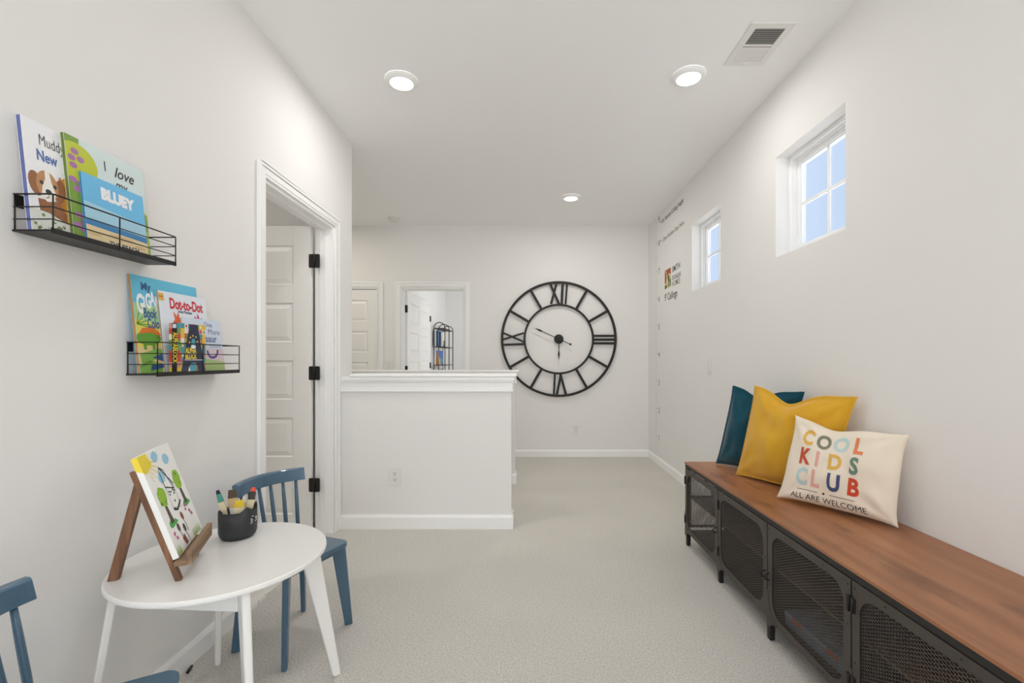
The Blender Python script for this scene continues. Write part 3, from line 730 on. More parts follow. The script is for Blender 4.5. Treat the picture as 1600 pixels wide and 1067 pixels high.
# (letter, u, v, colour): rows read across the cushion front
for (ch, u, v, k) in (('C', .165, .685, 'y'), ('O', .31, .685, 'o'), ('O', .47, .685, 'l'), ('L', .65, .685, 'a'),
                      ('K', .165, .440, 'r'), ('I', .33, .440, 'p'), ('D', .45, .440, 'y'), ('S', .645, .440, 'g'),
                      ('C', .165, .195, 'l'), ('L', .315, .195, 'p'), ('U', .47, .195, 'n'), ('B', .645, .195, 'R')):
    tb = MB(); tb.text(ch, u, v, .27, cush_fn, cm[k], sx=.62, bold=.010, fine=.02); tb.build('printed_letter', cc, fixn=False)
for q0, q1 in ((.19, .39), (.50, .71)):
    tb = MB(); tb.line([(q0+(q1-q0)*i/10, .135) for i in range(11)], .006, cush_fn, cm['k']); tb.build('divider_line', cc, fixn=False)
tb = MB(); tb.flat([(.430, .135), (.445, .150), (.46, .135), (.445, .120)], cush_fn, cm['k']); tb.build('diamond_mark', cc, fixn=False)
tb = MB(); tb.text('ALL ARE WELCOME', .14, .030, .086, cush_fn, cm['k'], sx=.87, bold=.0, fine=.02)
tb.build('slogan', cc, fixn=False)

# ------------------------------------------------------------------ children's table
TH = .530; TX, TY, TR_ = -.953, 1.4515, .2936
tab = thing('kids_table', 'small round white childs table against the left wall', 'table', (TX, TY, 0))
b = MB(); b.lathe([(.001, TH-.017), (TR_-.006, TH-.017), (TR_-.001, TH-.014), (TR_, TH-.009), (TR_-.001, TH-.003), (TR_-.004, TH), (.001, TH)], (0, 0, 0), WHT, 72, smooth=False)
tt = b.build('tabletop', tab)
LA = [38, 128, 220, 313]
def wedge_leg(b, ang, rt0, rt1, rf0, rf1, zt, hw, m, z0=0.0, cx=0, cy=0):
    a = math.radians(ang); d = Vector((math.cos(a), math.sin(a), 0)); s_ = Vector((-d.y, d.x, 0)); c = Vector((cx, cy, 0))
    bot = [c+d*rf0-s_*hw*.85, c+d*rf1-s_*hw*.85, c+d*rf1+s_*hw*.85, c+d*rf0+s_*hw*.85]
    top = [c+d*rt0-s_*hw, c+d*rt1-s_*hw, c+d*rt1+s_*hw, c+d*rt0+s_*hw]
    b.hexa([p+Vector((0, 0, z0)) for p in bot], [p+Vector((0, 0, zt)) for p in top], m)
for a in (LA[0], LA[1], LA[3]):
    b = MB(); wedge_leg(b, a, .205, .272, .325, .352, TH-.0175, .0118, WHT); b.build('leg', tab, .007, 3)
b = MB(); d_ = Vector((-.67, .74, 0)); n_ = Vector((.74, .67, 0))
def lp(c, a, q): return [Vector(c)-d_*a-n_*q, Vector(c)+d_*a-n_*q, Vector(c)+d_*a+n_*q, Vector(c)-d_*a+n_*q]
b.hexa(lp((-.262, -.208, 0), .014, .0085), lp((-.196, -.180, TH-.0175), .026, .0095), WHT); b.build('leg', tab, .005, 3)
for i in range(4):
    a0, a1 = math.radians(LA[i]), math.radians(LA[(i+1) % 4]); r = .232
    p0 = Vector((r*math.cos(a0), r*math.sin(a0), 0)); p1 = Vector((r*math.cos(a1), r*math.sin(a1), 0)); d = (p1-p0).normalized()
    b = MB(); b.obox(p0+d*.012+Vector((0, 0, TH-.052)), p1-d*.012+Vector((0, 0, TH-.052)), (0, 0, 1), .0342, .008, WHT); b.build('apron', tab, .002)

# ------------------------------------------------------------------ children's chairs (local +x is the way the sitter faces)
def make_chair(label):
    t = thing('kids_chair', label, 'chair', group='blue spindle-back kids chairs')
    SZ = .368
    pts = []
    for (x, y) in [(.150-.035+.035*math.cos(a), .155-.035+.035*math.sin(a)) for a in [PI/2*i/6 for i in range(7)]]: pts.append((x, y))
    arc = [(-.105-.045*math.cos(PI/2*q), .155*q) for q in (.95, .8, .6, .4, .2, 0, -.2, -.4, -.6, -.8, -.95)]
    pts += arc
    pts += [(.115+.035*math.cos(a), -.120+.035*math.sin(a)) for a in [-PI/2+PI/2*i/6 for i in range(7)]]
    MB().prism(pts, lambda u, v, d: (u, v, d), SZ-.020, SZ, BLUE).build('seat', t, .005, 3)
    hx, hy = .1375, .1625
    for sx, sy in ((1, 1), (-1, 1), (-1, -1), (1, -1)):
        ang = math.degrees(math.atan2(sy*hy, sx*hx)); r = math.hypot(hx, hy)
        b = MB(); wedge_leg(b, ang, r-.075, r-.018, r-.020, r+.012, SZ-.0203, .0115, BLUE); b.build('leg', t, .006, 3)
    q = .095; qy = .112
    for p0, p1 in (((q, -qy), (q, qy)), ((-q, -qy), (-q, qy)), ((-q, qy), (q, qy)), ((-q, -qy), (q, -qy))):
        b = MB(); d = (Vector(p1)-Vector(p0)).normalized(); e = .012
        b.obox((p0[0]+d.x*e, p0[1]+d.y*e, SZ-.038), (p1[0]-d.x*e, p1[1]-d.y*e, SZ-.038), (0, 0, 1), .0172, .008, BLUE); b.build('apron', t, .002)
    # curved top rail
    R = .25; sn = math.asin(.160/R); n = 22; zt = .658; hh = .052; vs = []; fs = []
    for i in range(n+1):
        a = -sn+2*sn*i/n
        for (dr, z) in ((-.011, zt-hh), (.011, zt-hh-.001), (.016, zt-.006), (.012, zt), (-.004, zt), (-.0085, zt-.007)):
            rr = R+dr; vs.append((-.125+R*math.cos(sn)-rr*math.cos(a)-(z-zt+hh)*.15, rr*math.sin(a), z))
    for i in range(n):
        for k in range(6): fs.append((i*6+k, i*6+(k+1) % 6, (i+1)*6+(k+1) % 6, (i+1)*6+k))
    b = MB(); b.add(vs, fs, BLUE, False); b.add(vs[:6], [tuple(range(6))], BLUE); b.add(vs[-6:], [tuple(range(6))], BLUE)
    b.build('top_rail', t, .003, 2)
    for i in range(6):
        q_ = -1+2*(i+.5)/6*1.0; q_ *= 1.0
        a = sn*q_*.93; yb = .124*q_*1.05; xb = -.098-.036*math.cos(PI/2*q_)
        top = Vector((-.125+R*math.cos(sn)-R*math.cos(a), R*math.sin(a), zt-hh+.002)); bot = Vector((xb, yb, SZ-.004))
        MB().tube([bot, bot.lerp(top, .35), bot.lerp(top, .7), top], [.0075, .0085, .0080, .0065], BLUE, 10).build('spindle', t)
    return t
ch = make_chair('blue spindle-back kids chair tucked in at the far side of the white table')
ch.location = (-.954, 1.887, 0); ch.rotation_euler = (0, 0, math.radians(-23))
c2 = dup(ch, (-.938, .957, 0), math.radians(27.7), 'blue spindle-back kids chair cut off at the lower left corner of the picture')

# ------------------------------------------------------------------ easel with a painting on the table
EW = wood('easel_wood', (92, 62, 42), (124, 86, 58), (150, 110, 78), 'Z', 1.6, rough=.55)
EW2 = wood('easel_ledge_wood', (104, 80, 60), (136, 108, 82), (160, 132, 104), 'X', 1.6, rough=.6)
# local frame: x along the width (near foot at 0, far foot at .194), -y the way it faces, z up
en = math.atan2(.3925, .9197)
eas = thing('table_easel', 'small brown wooden tabletop easel holding the painting on the white table', 'easel', (-.969, 1.265, TH), (0, 0, en+PI/2))
lean = math.atan(.325); tn = .325
def EP(x, z, f=0):   # point on the leaning plane, f = distance forward of it
    return Vector((x, z*tn-f*math.cos(lean), z+f*math.sin(lean)*0))
for nm, x in (('front_leg', .021), ('front_leg', .192)):
    b = MB(); A = [(x-.010, -.008, .0003), (x+.010, -.008, .0003), (x+.010, .007, .0003), (x-.010, .007, .0003)]
    zt = .315; B = [(p[0], p[1]+zt*tn, zt) for p in A]
    b.hexa(A, B, EW); b.build(nm, eas, .0015)
b = MB(); b.obox((.0255, .245*tn, .245), (.1795, .245*tn, .245), (0, 0, 1), .012, .006, EW); b.build('cross_bar', eas, .001)
b = MB(); b.obox((.0255, .05*tn, .05), (.1795, .05*tn, .05), (0, 0, 1), .010, .006, EW); b.build('cross_bar', eas, .001)
b = MB(); b.hexa([(.084, .158, .0003), (.108, .158, .0003), (.108, .182, .0003), (.084, .182, .0003)], [(.084, .098, .27), (.108, .098, .27), (.108, .121, .27), (.084, .121, .27)], EW); b.build('rear_leg', eas, .0015)
b = MB(); b.box(-.002, .214, -.024, .0062, .046, .060, EW2); b.box(-.010, .226, -.037, -.0242, .050, .090, EW2)
b.build('ledge', eas, .001)
# painting (stands on the ledge, leaning back)
PW, PH, PT = .252, .305, .015
pt_ = thing('childs_painting', 'childs painting of a house, trees and sun on a white canvas leaning on the easel', 'painting', tuple(Matrix.Translation(eas.location) @ eas.rotation_euler.to_matrix().to_4x4() @ Vector((.0125, .0122, .0605))), (0, 0, 0))
pt_.rotation_euler = (-lean, 0, en+PI/2)
PWH = mat('canvas_white', (246, 246, 244), .8)
b = MB(); b.box(0, PW, -PT, 0, .0, PH, PWH)
fP = lambda u, v, d: (u*PW, -PT-.00025*d, v*PH); b.clip = True
pc = {k: mat('paint_'+k, v, .8) for k, v in dict(yel=(244, 220, 70), sky=(160, 208, 234), grn=(150, 196, 60), dg=(84, 176, 92), br=(98, 84, 72), blk=(40, 40, 46), red=(150, 82, 66), pk=(204, 96, 150), grey=(150, 160, 150), lime=(176, 210, 90)).items()}
b.ell(.10, .93, .17, .10, fP, pc['yel'], 1, wob=.15); b.add([(-.0003, -PT, PH), (-.0003, 0, PH), (-.0003, 0, PH*.88), (-.0003, -PT, PH*.845)], [(0, 1, 2, 3)], pc['yel'])
b.flat([(0, 1), (.2, 1), (.24, .93), (.19, .86), (.08, .82), (0, .84)], fP, pc['yel'], 2)
for a in range(-80, 10, 18):
    r = math.radians(a); b.line([(.12+.10*math.cos(r), .92+.08*math.sin(r)), (.12+.30*math.cos(r), .92+.20*math.sin(r))], .012, fP, pc['yel'], 1)
for (x, y) in ((.43, .93), (.72, .86), (.40, .72)): b.ell(x, y, .10, .055, fP, pc['sky'], 1, wob=.12)
for (x, y) in ((.20, .56), (.80, .62)):
    b.flat([(x-.025, y-.05), (x+.025, y-.05), (x+.07, y-.27), (x-.03, y-.27)], fP, pc['br'], 2)
    b.ell(x, y, .12, .10, fP, pc['grn'], 3, wob=.14)
    for q in range(8): b.ell(x+random.uniform(-.08, .08), y+random.uniform(-.07, .07), .012, .008, fP, pc['blk' if q % 2 else 'lime'], 4, 6)
    b.ell(x+.02, y-.27, .13, .035, fP, pc['dg'], 1, wob=.25)
b.line([(.38, .80), (.38, .62), (.62, .56), (.50, .78), (.40, .82), (.66, .60)], .012, fP, pc['blk'], 4)
b.line([(.38, .62), (.38, .40), (.62, .36), (.62, .56)], .007, fP, pc['grey'], 4); b.line([(.38, .39), (.48, .36), (.66, .42)], .022, fP, pc['blk'], 4)
for (x, y) in ((.43, .56), (.56, .555), (.43, .53), (.56, .52), (.48, .55), (.60, .54), (.50, .45)): b.ell(x, y, .018, .010, fP, pc['blk'], 5, 8)
for (x, y) in ((.30, .22), (.52, .28), (.46, .17)):
    b.ell(x, y, .035, .045, fP, pc['br' if x < .5 else 'red'], 4, rot=.4); b.line([(x, y-.04), (x+.03, y-.10), (x+.02, y-.17)], .010, fP, pc['br'], 3)
b.flat([(.30, .10), (.38, .13), (.42, .03), (.34, .02)], fP, pc['red'], 3)
for (x, y) in ((.14, .20), (.17, .15), (.70, .30), (.73, .34), (.84, .22), (.80, .26)): b.ell(x, y, .03, .018, fP, pc['pk'], 3, wob=.4)
for x in (.04, .09, .13, .66, .72, .78, .84, .90): b.flat([(x-.02, .01), (x+.02, .01), (x+.01, .10)], fP, pc['lime'], 3)
b.build('canvas', pt_, fixn=False)

# ------------------------------------------------------------------ pen pot with brushes
POTM = mat('pot_black', (44, 45, 48), .55); PWHT = mat('pot_print', (240, 240, 240), .6)
PX, PY, PR, PHH = -1.010, 1.600, .0590, .100
pot = thing('brush_pot', 'black cat-faced pot with ear-shaped rim holding paint brushes', 'pot', (PX, PY, TH))
FA = math.radians(8)
def rim(a):
    z = PHH-.004
    for e in (-38, 38):
        d = (math.degrees(a-FA)-e+180) % 360-180
        z += .016*max(0, 1-abs(d)/22)
    return z
b = MB(); n = 96; rings = []
prof = [(PR*.80, .0003, 0), (PR*.80, .004, 0), (PR*.93, .009, 0), (PR, .022, 0), (PR, .060, 0), (PR, 0, 1), (PR-.004, 0, 1), (PR-.004, .03, 0), (PR*.8, .010, 0)]
vs = []
for (r, z, top) in prof:
    for k in range(n):
        a = 2*PI*k/n; vs.append((r*math.cos(a), r*math.sin(a), rim(a) if top else z))
fs = [(i*n+k, i*n+(k+1) % n, (i+1)*n+(k+1) % n, (i+1)*n+k) for i in range(len(prof)-1) for k in range(n)]
fs += [tuple(range(n)), tuple(range((len(prof)-1)*n, len(prof)*n))]
b.add(vs, fs, POTM, True)
fF = lambda u, v, d: ((PR+.0005)*math.cos(FA+u/PR), (PR+.0005)*math.sin(FA+u/PR), v)
for sgn in (-1, 1):
    for (v0, v1) in ((.064, .068), (.060, .060), (.056, .051)): b.line([(sgn*.019, v0), (sgn*.028, v1)], .002, fF, PWHT)
    b.line([(sgn*(.018+.004*math.cos(t_)), .077-.003*math.sin(t_)) for t_ in (0, .8, 1.6, 2.4, 3.1)], .0018, fF, PWHT)
    b.line([(0, .058), (sgn*.004, .054), (sgn*.008, .057)], .0018, fF, PWHT)
b.ell(0, .066, .0045, .005, fF, PWHT)
b.build('pot_body', pot)
# brushes: rest on the pot floor, lean on the rim
def brush(label, az, top_r, length, hw, bristle, ferrule, handle, tip=None, a0=None, flatrot=0):
    t = thing('paint_brush', label, 'paint brush', (PX, PY, TH), group=None)
    a = math.radians(az); foot = Vector((.019*math.cos(a), .019*math.sin(a), .0125)); 
    rim_p = Vector((top_r*math.cos(a), top_r*math.sin(a), PHH)); d = (rim_p-foot).normalized()
    s_ = Vector((math.cos(math.radians(flatrot)), math.sin(math.radians(flatrot)), 0))
    L1, L2, L3 = length*.58, length*.80, length
    b = MB(); b.obox(foot, foot+d*L1, s_, .0035, .0030, handle, hw*.8, .0035); b.build('handle', t, .001)
    b = MB(); b.obox(foot+d*(L1+.0003), foot+d*L2, s_, hw, .0045, ferrule); b.build('ferrule', t, .001)
    b = MB(); b.obox(foot+d*(L2+.0003), foot+d*L3, s_, hw*.98, .0040, bristle, hw*.80, .0026)
    if tip: b.obox(foot+d*(L3+.0002), foot+d*(L3+.014), s_, hw*.72, .0035, tip, hw*.5, .0020)
    b.build('bristles', t, .001); return t
BC = {k: mat('brush_'+k, v, .55) for k, v in dict(teal=(74, 150, 136), navy=(28, 34, 52), brown=(84, 64, 48), tan=(206, 176, 130), wht=(232, 230, 226), yel=(222, 190, 40), red=(222, 72, 40), dark=(52, 44, 38), cream=(224, 212, 176)).items()}
SILV = mat('ferrule_metal', (190, 190, 190), .3, .9)
brush('teal brush with a dark navy tip, leftmost in the pot', 200, .043, .148, .009, BC['teal'], BC['cream'], BC['cream'], BC['navy'], flatrot=20)
brush('flat brush with dark brown bristles and tan ferrule in the pot', 150, .030, .148, .015, BC['brown'], BC['tan'], BC['wht'], flatrot=15)
brush('wide flat brush with yellow bristles in front of the pot rim', -50, .030, .124, .016, BC['yel'], BC['cream'], BC['cream'], flatrot=30)
brush('brush with an orange-red tip and dark bristles, rightmost in the pot', 40, .036, .140, .012, BC['dark'], BC['cream'], BC['cream'], BC['red'], flatrot=30)
brush('short brush with white handle end, behind the others in the pot', 95, .040, .118, .008, BC['wht'], SILV, BC['wht'], flatrot=10)

# ------------------------------------------------------------------ wire book ledges and books
def wire_shelf(label, y0, y1, z0, z1, mids, group=None):
    """local: x along the wall (0 = near end), y out of the wall, z up; front at y = .1"""
    D = .100; Ln = y1-y0; h = z1-z0
    t = thing('wire_shelf', label, 'wall shelf', (XL, y0, z0), group='black wire book shelves on the left wall')
    P = lambda x, y, z: (y, x, z)      # x along +Y world, y out to +X world
    b = MB(); b.hexa([P(0, .001, 0), P(0, D-.002, 0), P(Ln, D-.002, 0), P(Ln, .001, 0)], [P(0, .001, .005), P(0, D-.002, .005), P(Ln, D-.002, .005), P(Ln, .001, .005)], BLACK)
    b.box(D-.003, D-.001, 0, Ln, -.004, .010, BLACK); b.build('shelf_plate', t, .0008)
    for z in (h, h*.66, h*.33):
        MB().tube([P(.002, .003, z), P(.002, D-.006, z), P(.0035, D-.002, z), P(.008, D, z), P(Ln-.008, D, z), P(Ln-.0035, D-.002, z), P(Ln-.002, D-.006, z), P(Ln-.002, .003, z)], .0016 if z < h else .0021, BLACK, 6).build('wire', t)
    for x in [.004]+mids+[Ln-.004]:
        MB().tube([P(x, D-.0012, .0), P(x, D-.0012, h)], .0018, BLACK, 6).build('upright_wire', t)
    for x in (.004, Ln-.004):
        MB().tube([P(x, .004, 0), P(x, .004, h)], .0018, BLACK, 6).build('upright_wire', t)
    for x in (.006, Ln-.026):
        b = MB(); b.box(.0002, .002, x, x+.020, h-.030, h+.002, BLACK); b.build('wall_tab', t)
    return t
S1Y, S1Z = 1.124, 1.470; S2Y, S2Z = 1.445, 1.102
wire_shelf('upper black wire wall shelf with a puppy book, nearest the viewer', S1Y, 1.528, S1Z, 1.563, [.19])
wire_shelf('lower black wire wall shelf holding the dinosaur colouring book', S2Y, 1.868, S2Z, 1.208, [.21])
PAGE = mat('page_white', (240, 238, 230), .8)
def cov(name, rgb, rough=.35): return mat('cover_'+name, rgb, rough)
def book(name, label, xoff, y, z, wd, ht, th, base, spine, lean_deg, art, cat='book', group=None):
    """local: x along the shelf, -y out of the wall, z up"""
    t = thing(name, label, cat, (XL+xoff, y, z), (-math.radians(lean_deg), 0, PI/2), group)
    pg = MB().box(.002, wd-.0015, -th+.0012, -.0012, .0015, ht-.0015, PAGE); pg.build('pages', t)
    b = MB(); b.box(0, wd, -th, -th+.0010, 0, ht, base); b.box(0, wd, -.0010, 0, 0, ht, base); b.box(0, .0018, -th+.001, -.001, 0, ht, spine)
    f = lambda u, v, d: (u*wd, -th-.00022*d, v*ht)
    b.clip = True; art(b, f); b.build('cover', t, fixn=False); return t
BLK = cov('black', (44, 42, 44)); 
def artA(b, f):
    nb = cov('blue', (70, 110, 176))
    b.text('Muddy', .17, .80, .145, f, BLK, 3, sx=.74, bold=-.001); b.text('New', .13, .655, .14, f, nb, 3, sx=.84, bold=.003)
    fur, tan, ww = cov('fur', (150, 96, 56)), cov('fur_light', (190, 138, 90)), cov('fur_white', (244, 240, 234))
    org = cov('pumpkin', (214, 150, 50)); o2 = cov('pumpkin_rib', (190, 128, 40))
    b.ell(.52, .40, .20, .19, f, org, 1, 22)
    for x in (.38, .46, .54): b.ell(x, .40, .035, .17, f, o2, 1.5, 14)
    b.ell(.52, .24, .22, .12, f, org, 1.2, 20)
    b.flat([(.10, .30), (.34, .32), (.42, .22), (.40, .10), (.12, .10)], f, fur, 2)
    b.ell(.09, .43, .075, .11, f, fur, 2.5, rot=.25); b.ell(.36, .42, .065, .12, f, fur, 2.5, rot=-.25)
    b.ell(.22, .44, .125, .135, f, tan, 3, 24)
    b.flat([(.20, .58), (.25, .58), (.27, .48), (.31, .38), (.28, .31), (.20, .29), (.14, .33), (.16, .42), (.20, .50)], f, ww, 4)
    b.ell(.155, .455, .022, .018, f, BLK, 5, 12); b.ell(.305, .45, .022, .018, f, BLK, 5, 12); b.ell(.225, .385, .036, .024, f, BLK, 5, 14)
    b.line([(.225, .365), (.225, .335), (.19, .325)], .007, f, BLK, 5)
    b.flat([(0, .0), (1, .0), (1, .13), (.7, .17), (.42, .13), (.2, .19), (0, .20)], f, cov('petals', (226, 230, 222)), 6)
    for k in range(48): b.ell(random.uniform(.01, .97), random.uniform(.01, .17), .020, .016, f, cov('leafg', (120, 140, 90)) if k % 3 else ww, 7, 7, wob=.3)
def artB(b, f):
    b.flat([(0, 0), (1, 0), (1, .34), (.6, .42), (.3, .40), (0, .42)], f, cov('meadow', (164, 190, 76)), 1)
    b.flat([(.0, .40), (.4, .44), (1, .33), (1, .52), (.5, .58), (0, .56)], f, cov('meadow2', (206, 218, 150)), .5)
    b.ell(.12, .76, .24, .19, f, cov('lime', (190, 200, 40)), 2, 26); b.ell(.95, .40, .10, .10, f, cov('bush', (128, 158, 60)), 2, 16)
    b.flat([(0, 0), (.16, 0), (.16, 1), (0, 1)], f, cov('stripe', (120, 158, 52)), 1.5)
    b.ell(.10, .77, .17, .16, f, cov('lime', (190, 200, 40)), 2.5, 26)
    pu = cov('purple', (168, 112, 168))
    for (x, y) in ((.10, .86), (.06, .79), (.16, .80), (.07, .72), (.05, .58), (.14, .56), (.09, .50), (.08, .25), (.13, .19), (.05, .15), (.12, .12)): b.ell(x, y, .045, .030, f, pu, 3, 12)
    b.text('I', .44, .80, .15, f, BLK, 3, bold=-.001); b.text('love', .57, .785, .16, f, BLK, 3, shear=.35, bold=.002); b.text('my...', .57, .665, .13, f, BLK, 3, shear=.35, bold=.001)
def artC(b, f):
    b.flat([(0, 0), (1, 0), (1, .24), (0, .27)], f, cov('sand', (236, 214, 168)), 1); b.flat([(0, .27), (1, .24), (1, .33), (0, .35)], f, cov('sea', (60, 132, 186)), 1)
    b.flat([(0, .35), (1, .33), (1, .52), (0, .60)], f, cov('haze', (166, 210, 232)), 1)
    b.text('BLUEY', .27, .72, .22, f, cov('white', (242, 243, 246)), 3, bold=.016, sx=.84, rot=-.02); b.text('THE BEACH', .33, .045, .095, f, cov('navy', (34, 52, 88)), 3, bold=.003)
    b.ell(.12, .16, .10, .03, f, cov('sand2', (222, 194, 140)), 2); b.ell(.86, .13, .10, .03, f, cov('sand2', (222, 194, 140)), 2)
    b.ell(.55, .20, .22, .04, f, cov('sand2', (222, 194, 140)), 2)
def artD(b, f):
    b.flat([(0, 0), (1, 0), (1, .45), (0, .55)], f, cov('dyel', (226, 214, 96)), 1); b.flat([(0, .55), (1, .45), (1, .66), (0, .72)], f, cov('dgrn', (168, 206, 150)), 1)
    b.text('My', .12, .86, .11, f, cov('dblue', (38, 92, 150)), 3, bold=.004)
    wh_ = cov('white', (242, 243, 246))
    for ch_, x_, y_, z_ in (('G', .04, .62, .27), ('I', .135, .665, .17), ('G', .165, .68, .21), ('A', .235, .715, .19), ('N', .30, .665, .20), ('T', .38, .72, .21), ('I', .455, .73, .2), ('C', .50, .70, .22)): b.text(ch_, x_, y_, z_, f, wh_, 3, bold=.009, sx=.50)
    b.text('Book', .12, .575, .14, f, cov('dblue', (38, 92, 150)), 4, bold=.004, sx=.60); b.text('Coloring', .16, .47, .14, f, cov('dblue', (38, 92, 150)), 4, bold=.004, sx=.60)
    g1 = cov('dino_green', (98, 160, 60)); g2 = cov('dino_blue', (46, 92, 150)); g3 = cov('dino_orange', (218, 118, 46)); sn = cov('dsand', (232, 204, 150))
    b.flat([(0, 0), (1, 0), (1, .2), (.5, .30), (0, .26)], f, sn, 2)
    b.ell(.16, .36, .17, .075, f, g1, 3, 20); b.line([(.28, .38), (.42, .33)], .03, f, g1, 3); b.flat([(.03, .40), (.08, .46), (.20, .48), (.30, .44), (.36, .38), (.2, .42)], f, g3, 4)
    b.flat([(.08, .3), (.12, .3), (.12, .24), (.08, .24)], f, g1, 3); b.flat([(.2, .3), (.24, .3), (.24, .24), (.2, .24)], f, g1, 3)
    b.flat([(.02, .20), (.30, .26), (.40, .20), (.24, .15), (.04, .06)], f, cov('leafy', (132, 186, 88)), 4); b.flat([(.18, .16), (.42, .23), (.60, .22), (.40, .10)], f, g2, 5)
    b.flat([(.0, .0), (.30, .0), (.34, .09), (.16, .13), (0, .08)], f, cov('leafy', (132, 186, 88)), 4); b.flat([(.14, .02), (.36, .06), (.30, .10), (.16, .08)], f, g2, 5)
    b.ell(.42, .26, .08, .03, f, g2, 5); b.flat([(.45, .25), (.62, .29), (.62, .33), (.45, .31)], f, cov('dred', (196, 66, 46)), 4)
    b.flat([(.42, .0), (.75, .0), (.75, .16), (.44, .14)], f, cov('dbrown', (126, 90, 58)), 3)
    for a in range(5): b.line([(.02, .50), (.06+.05*a, .62-.04*a)], .012, f, g1, 3)
def artE(b, f):
    b.flat([(0, 0), (1, 0), (1, .30), (0, .34)], f, cov('egrey', (206, 214, 226)), 1)
    b.text('Dot-to-Dot', .20, .80, .185, f, cov('dotred', (206, 30, 44)), 3, bold=.006, sx=.80); b.text('Anna Pomaska', .36, .755, .05, f, cov('navy', (34, 52, 88)), 3, bold=.001)
    o_ = cov('eor', (226, 98, 46)); m_ = cov('emag', (206, 26, 120)); g_ = cov('egreen', (40, 140, 96))
    b.flat([(x_, y_+.085) for x_, y_ in [(.20, .44), (.22, .52), (.28, .58), (.26, .68), (.32, .62), (.36, .68), (.38, .60), (.46, .60), (.44, .52), (.36, .50), (.30, .44)]], f, o_, 3); b.ell(.40, .57, .05, .03, f, cov('eyel', (228, 200, 40)), 4)
    b.flat([(x_, y_+.085) for x_, y_ in [(.62, .58), (.72, .58), (.70, .66), (.76, .62), (.78, .70), (.82, .62), (.88, .64), (.86, .52), (.78, .46), (.70, .52)]], f, m_, 3); b.flat([(x_, y_+.085) for x_, y_ in [(.88, .50), (.96, .50), (.92, .62)]], f, g_, 3)
    b.flat([(0, .88), (.10, .88), (.10, .97), (0, .97)], f, cov('eyel2', (224, 180, 70)), 3); b.line([(0, .93), (.08, .93)], .012, f, cov('dotred', (206, 30, 44)), 4)
def artF(b, f):
    cs = [cov('fa', (206, 70, 66)), cov('fb', (226, 190, 70)), cov('fc', (70, 150, 160)), cov('fd', (232, 224, 206)), cov('fe', (120, 150, 90)), cov('ff', (214, 150, 140))]
    random.seed(4)
    for i in range(7):
        for j in range(10):
            c_ = cs[random.randrange(6)]; x, y = i/7, j/10
            b.flat([(x, y), (x+1/7, y), (x+1/7, y+.1), (x, y+.1)], f, c_, 1)
            if random.random() < .7: b.ell(x+.07, y+.05, .04, .028, f, cs[random.randrange(6)], 2, 10)
    nv = cov('fnavy', (36, 44, 72)); ye = cov('fyel', (240, 214, 60))
    b.flat([(.34, .99), (.66, .99), (.99, .01), (.70, .01), (.60, .24), (.36, .24), (.27, .01), (.01, .01)], f, nv, 4)
    b.flat([(.36, .24), (.60, .24), (.64, .13), (.56, .20), (.42, .20), (.31, .11)], f, nv, 4); b.ell(.48, .10, .13, .10, f, cov('fteal', (70, 160, 180)), 3)
    b.text('ALPHA', .17, .40, .150, f, ye, 6, bold=.006, sx=.92); b.text('BLOCK', .16, .285, .150, f, ye, 6, bold=.006, sx=.92)
    b.line([(.14, .26), (.86, .26)], .012, f, cov('white', (242, 243, 246)), 6)
    for (x, y) in ((.36, .72), (.46, .76), (.58, .74), (.32, .62), (.64, .64)): b.ell(x, y, .03, .018, f, ye, 6, 10)
    b.ell(.48, .60, .09, .10, f, cov('fteal', (70, 160, 180)), 5); b.ell(.48, .53, .10, .04, f, cov('white', (242, 243, 246)), 6)
    # spine art on the -x side (x = 0 face): black strip with yellow lettering, coloured margins
    T_ = .040; fs_ = lambda u, v, d: (-.00022*d, -u*T_, v*.170)
    for j in range(9):
        for (a, c) in ((.0, .26), (.70, 1.0)): b.flat([(a, j/9), (c, j/9), (c, (j+1)/9), (a, (j+1)/9)], fs_, cs[random.randrange(6)], 1)
    b.flat([(.26, 0), (.70, 0), (.70, 1), (.26, 1)], fs_, cov('black', (44, 42, 44)), 2); b.flat([(.32, .90), (.64, .90), (.64, .98), (.32, .98)], fs_, cov('egrey', (206, 214, 226)), 3)
    b.text('ALPHABLOCK', 0, 0, .036, lambda u, v, d: (-.0009, -(.36*T_+v*.6), .138-u*.46), ye, 3, bold=.0008)
    random.seed(11)
def artG(b, f):
    b.text('One', .52, .86, .13, f, cov('gp', (120, 120, 160)), 3); b.text('More', .62, .72, .15, f, cov('gp', (120, 120, 160)), 3); b.text('Dinosaur', .17, .565, .20, f, cov('gn', (76, 92, 150)), 3, bold=.002, sx=.9)
    b.line([(.62, .50), (.95, .50)], .006, f, cov('gn', (76, 92, 150)), 3); b.line([(.62, .47), (.95, .47)], .006, f, cov('gp', (120, 120, 160)), 3)
    b.line([(.55, .40), (.58, .30), (.66, .26), (.76, .28), (.82, .34), (.84, .42)], .05, f, cov('gpur', (104, 84, 156)), 3)
    b.flat([(0, 0), (1, 0), (1, .18), (.5, .24), (0, .2)], f, cov('ggreen', (176, 200, 130)), 2); b.flat([(0, .2), (.5, .24), (1, .18), (1, .44), (0, .44)], f, cov('gpk', (226, 206, 214)), 1)
book('picture_book', 'white picture book with a puppy on the cover, leftmost on the upper wall shelf', .033, 1.130, S1Z+.0053, .22, .288, .012, cov('white', (242, 243, 246)), cov('spA', (96, 106, 160)), 6, artA)
book('picture_book', 'pale green picture book reading I love my, behind the beach book', .0455, 1.226, S1Z+.0053, .252, .292, .010, cov('bpale', (212, 228, 228)), cov('spB', (104, 120, 50)), 6, artB)
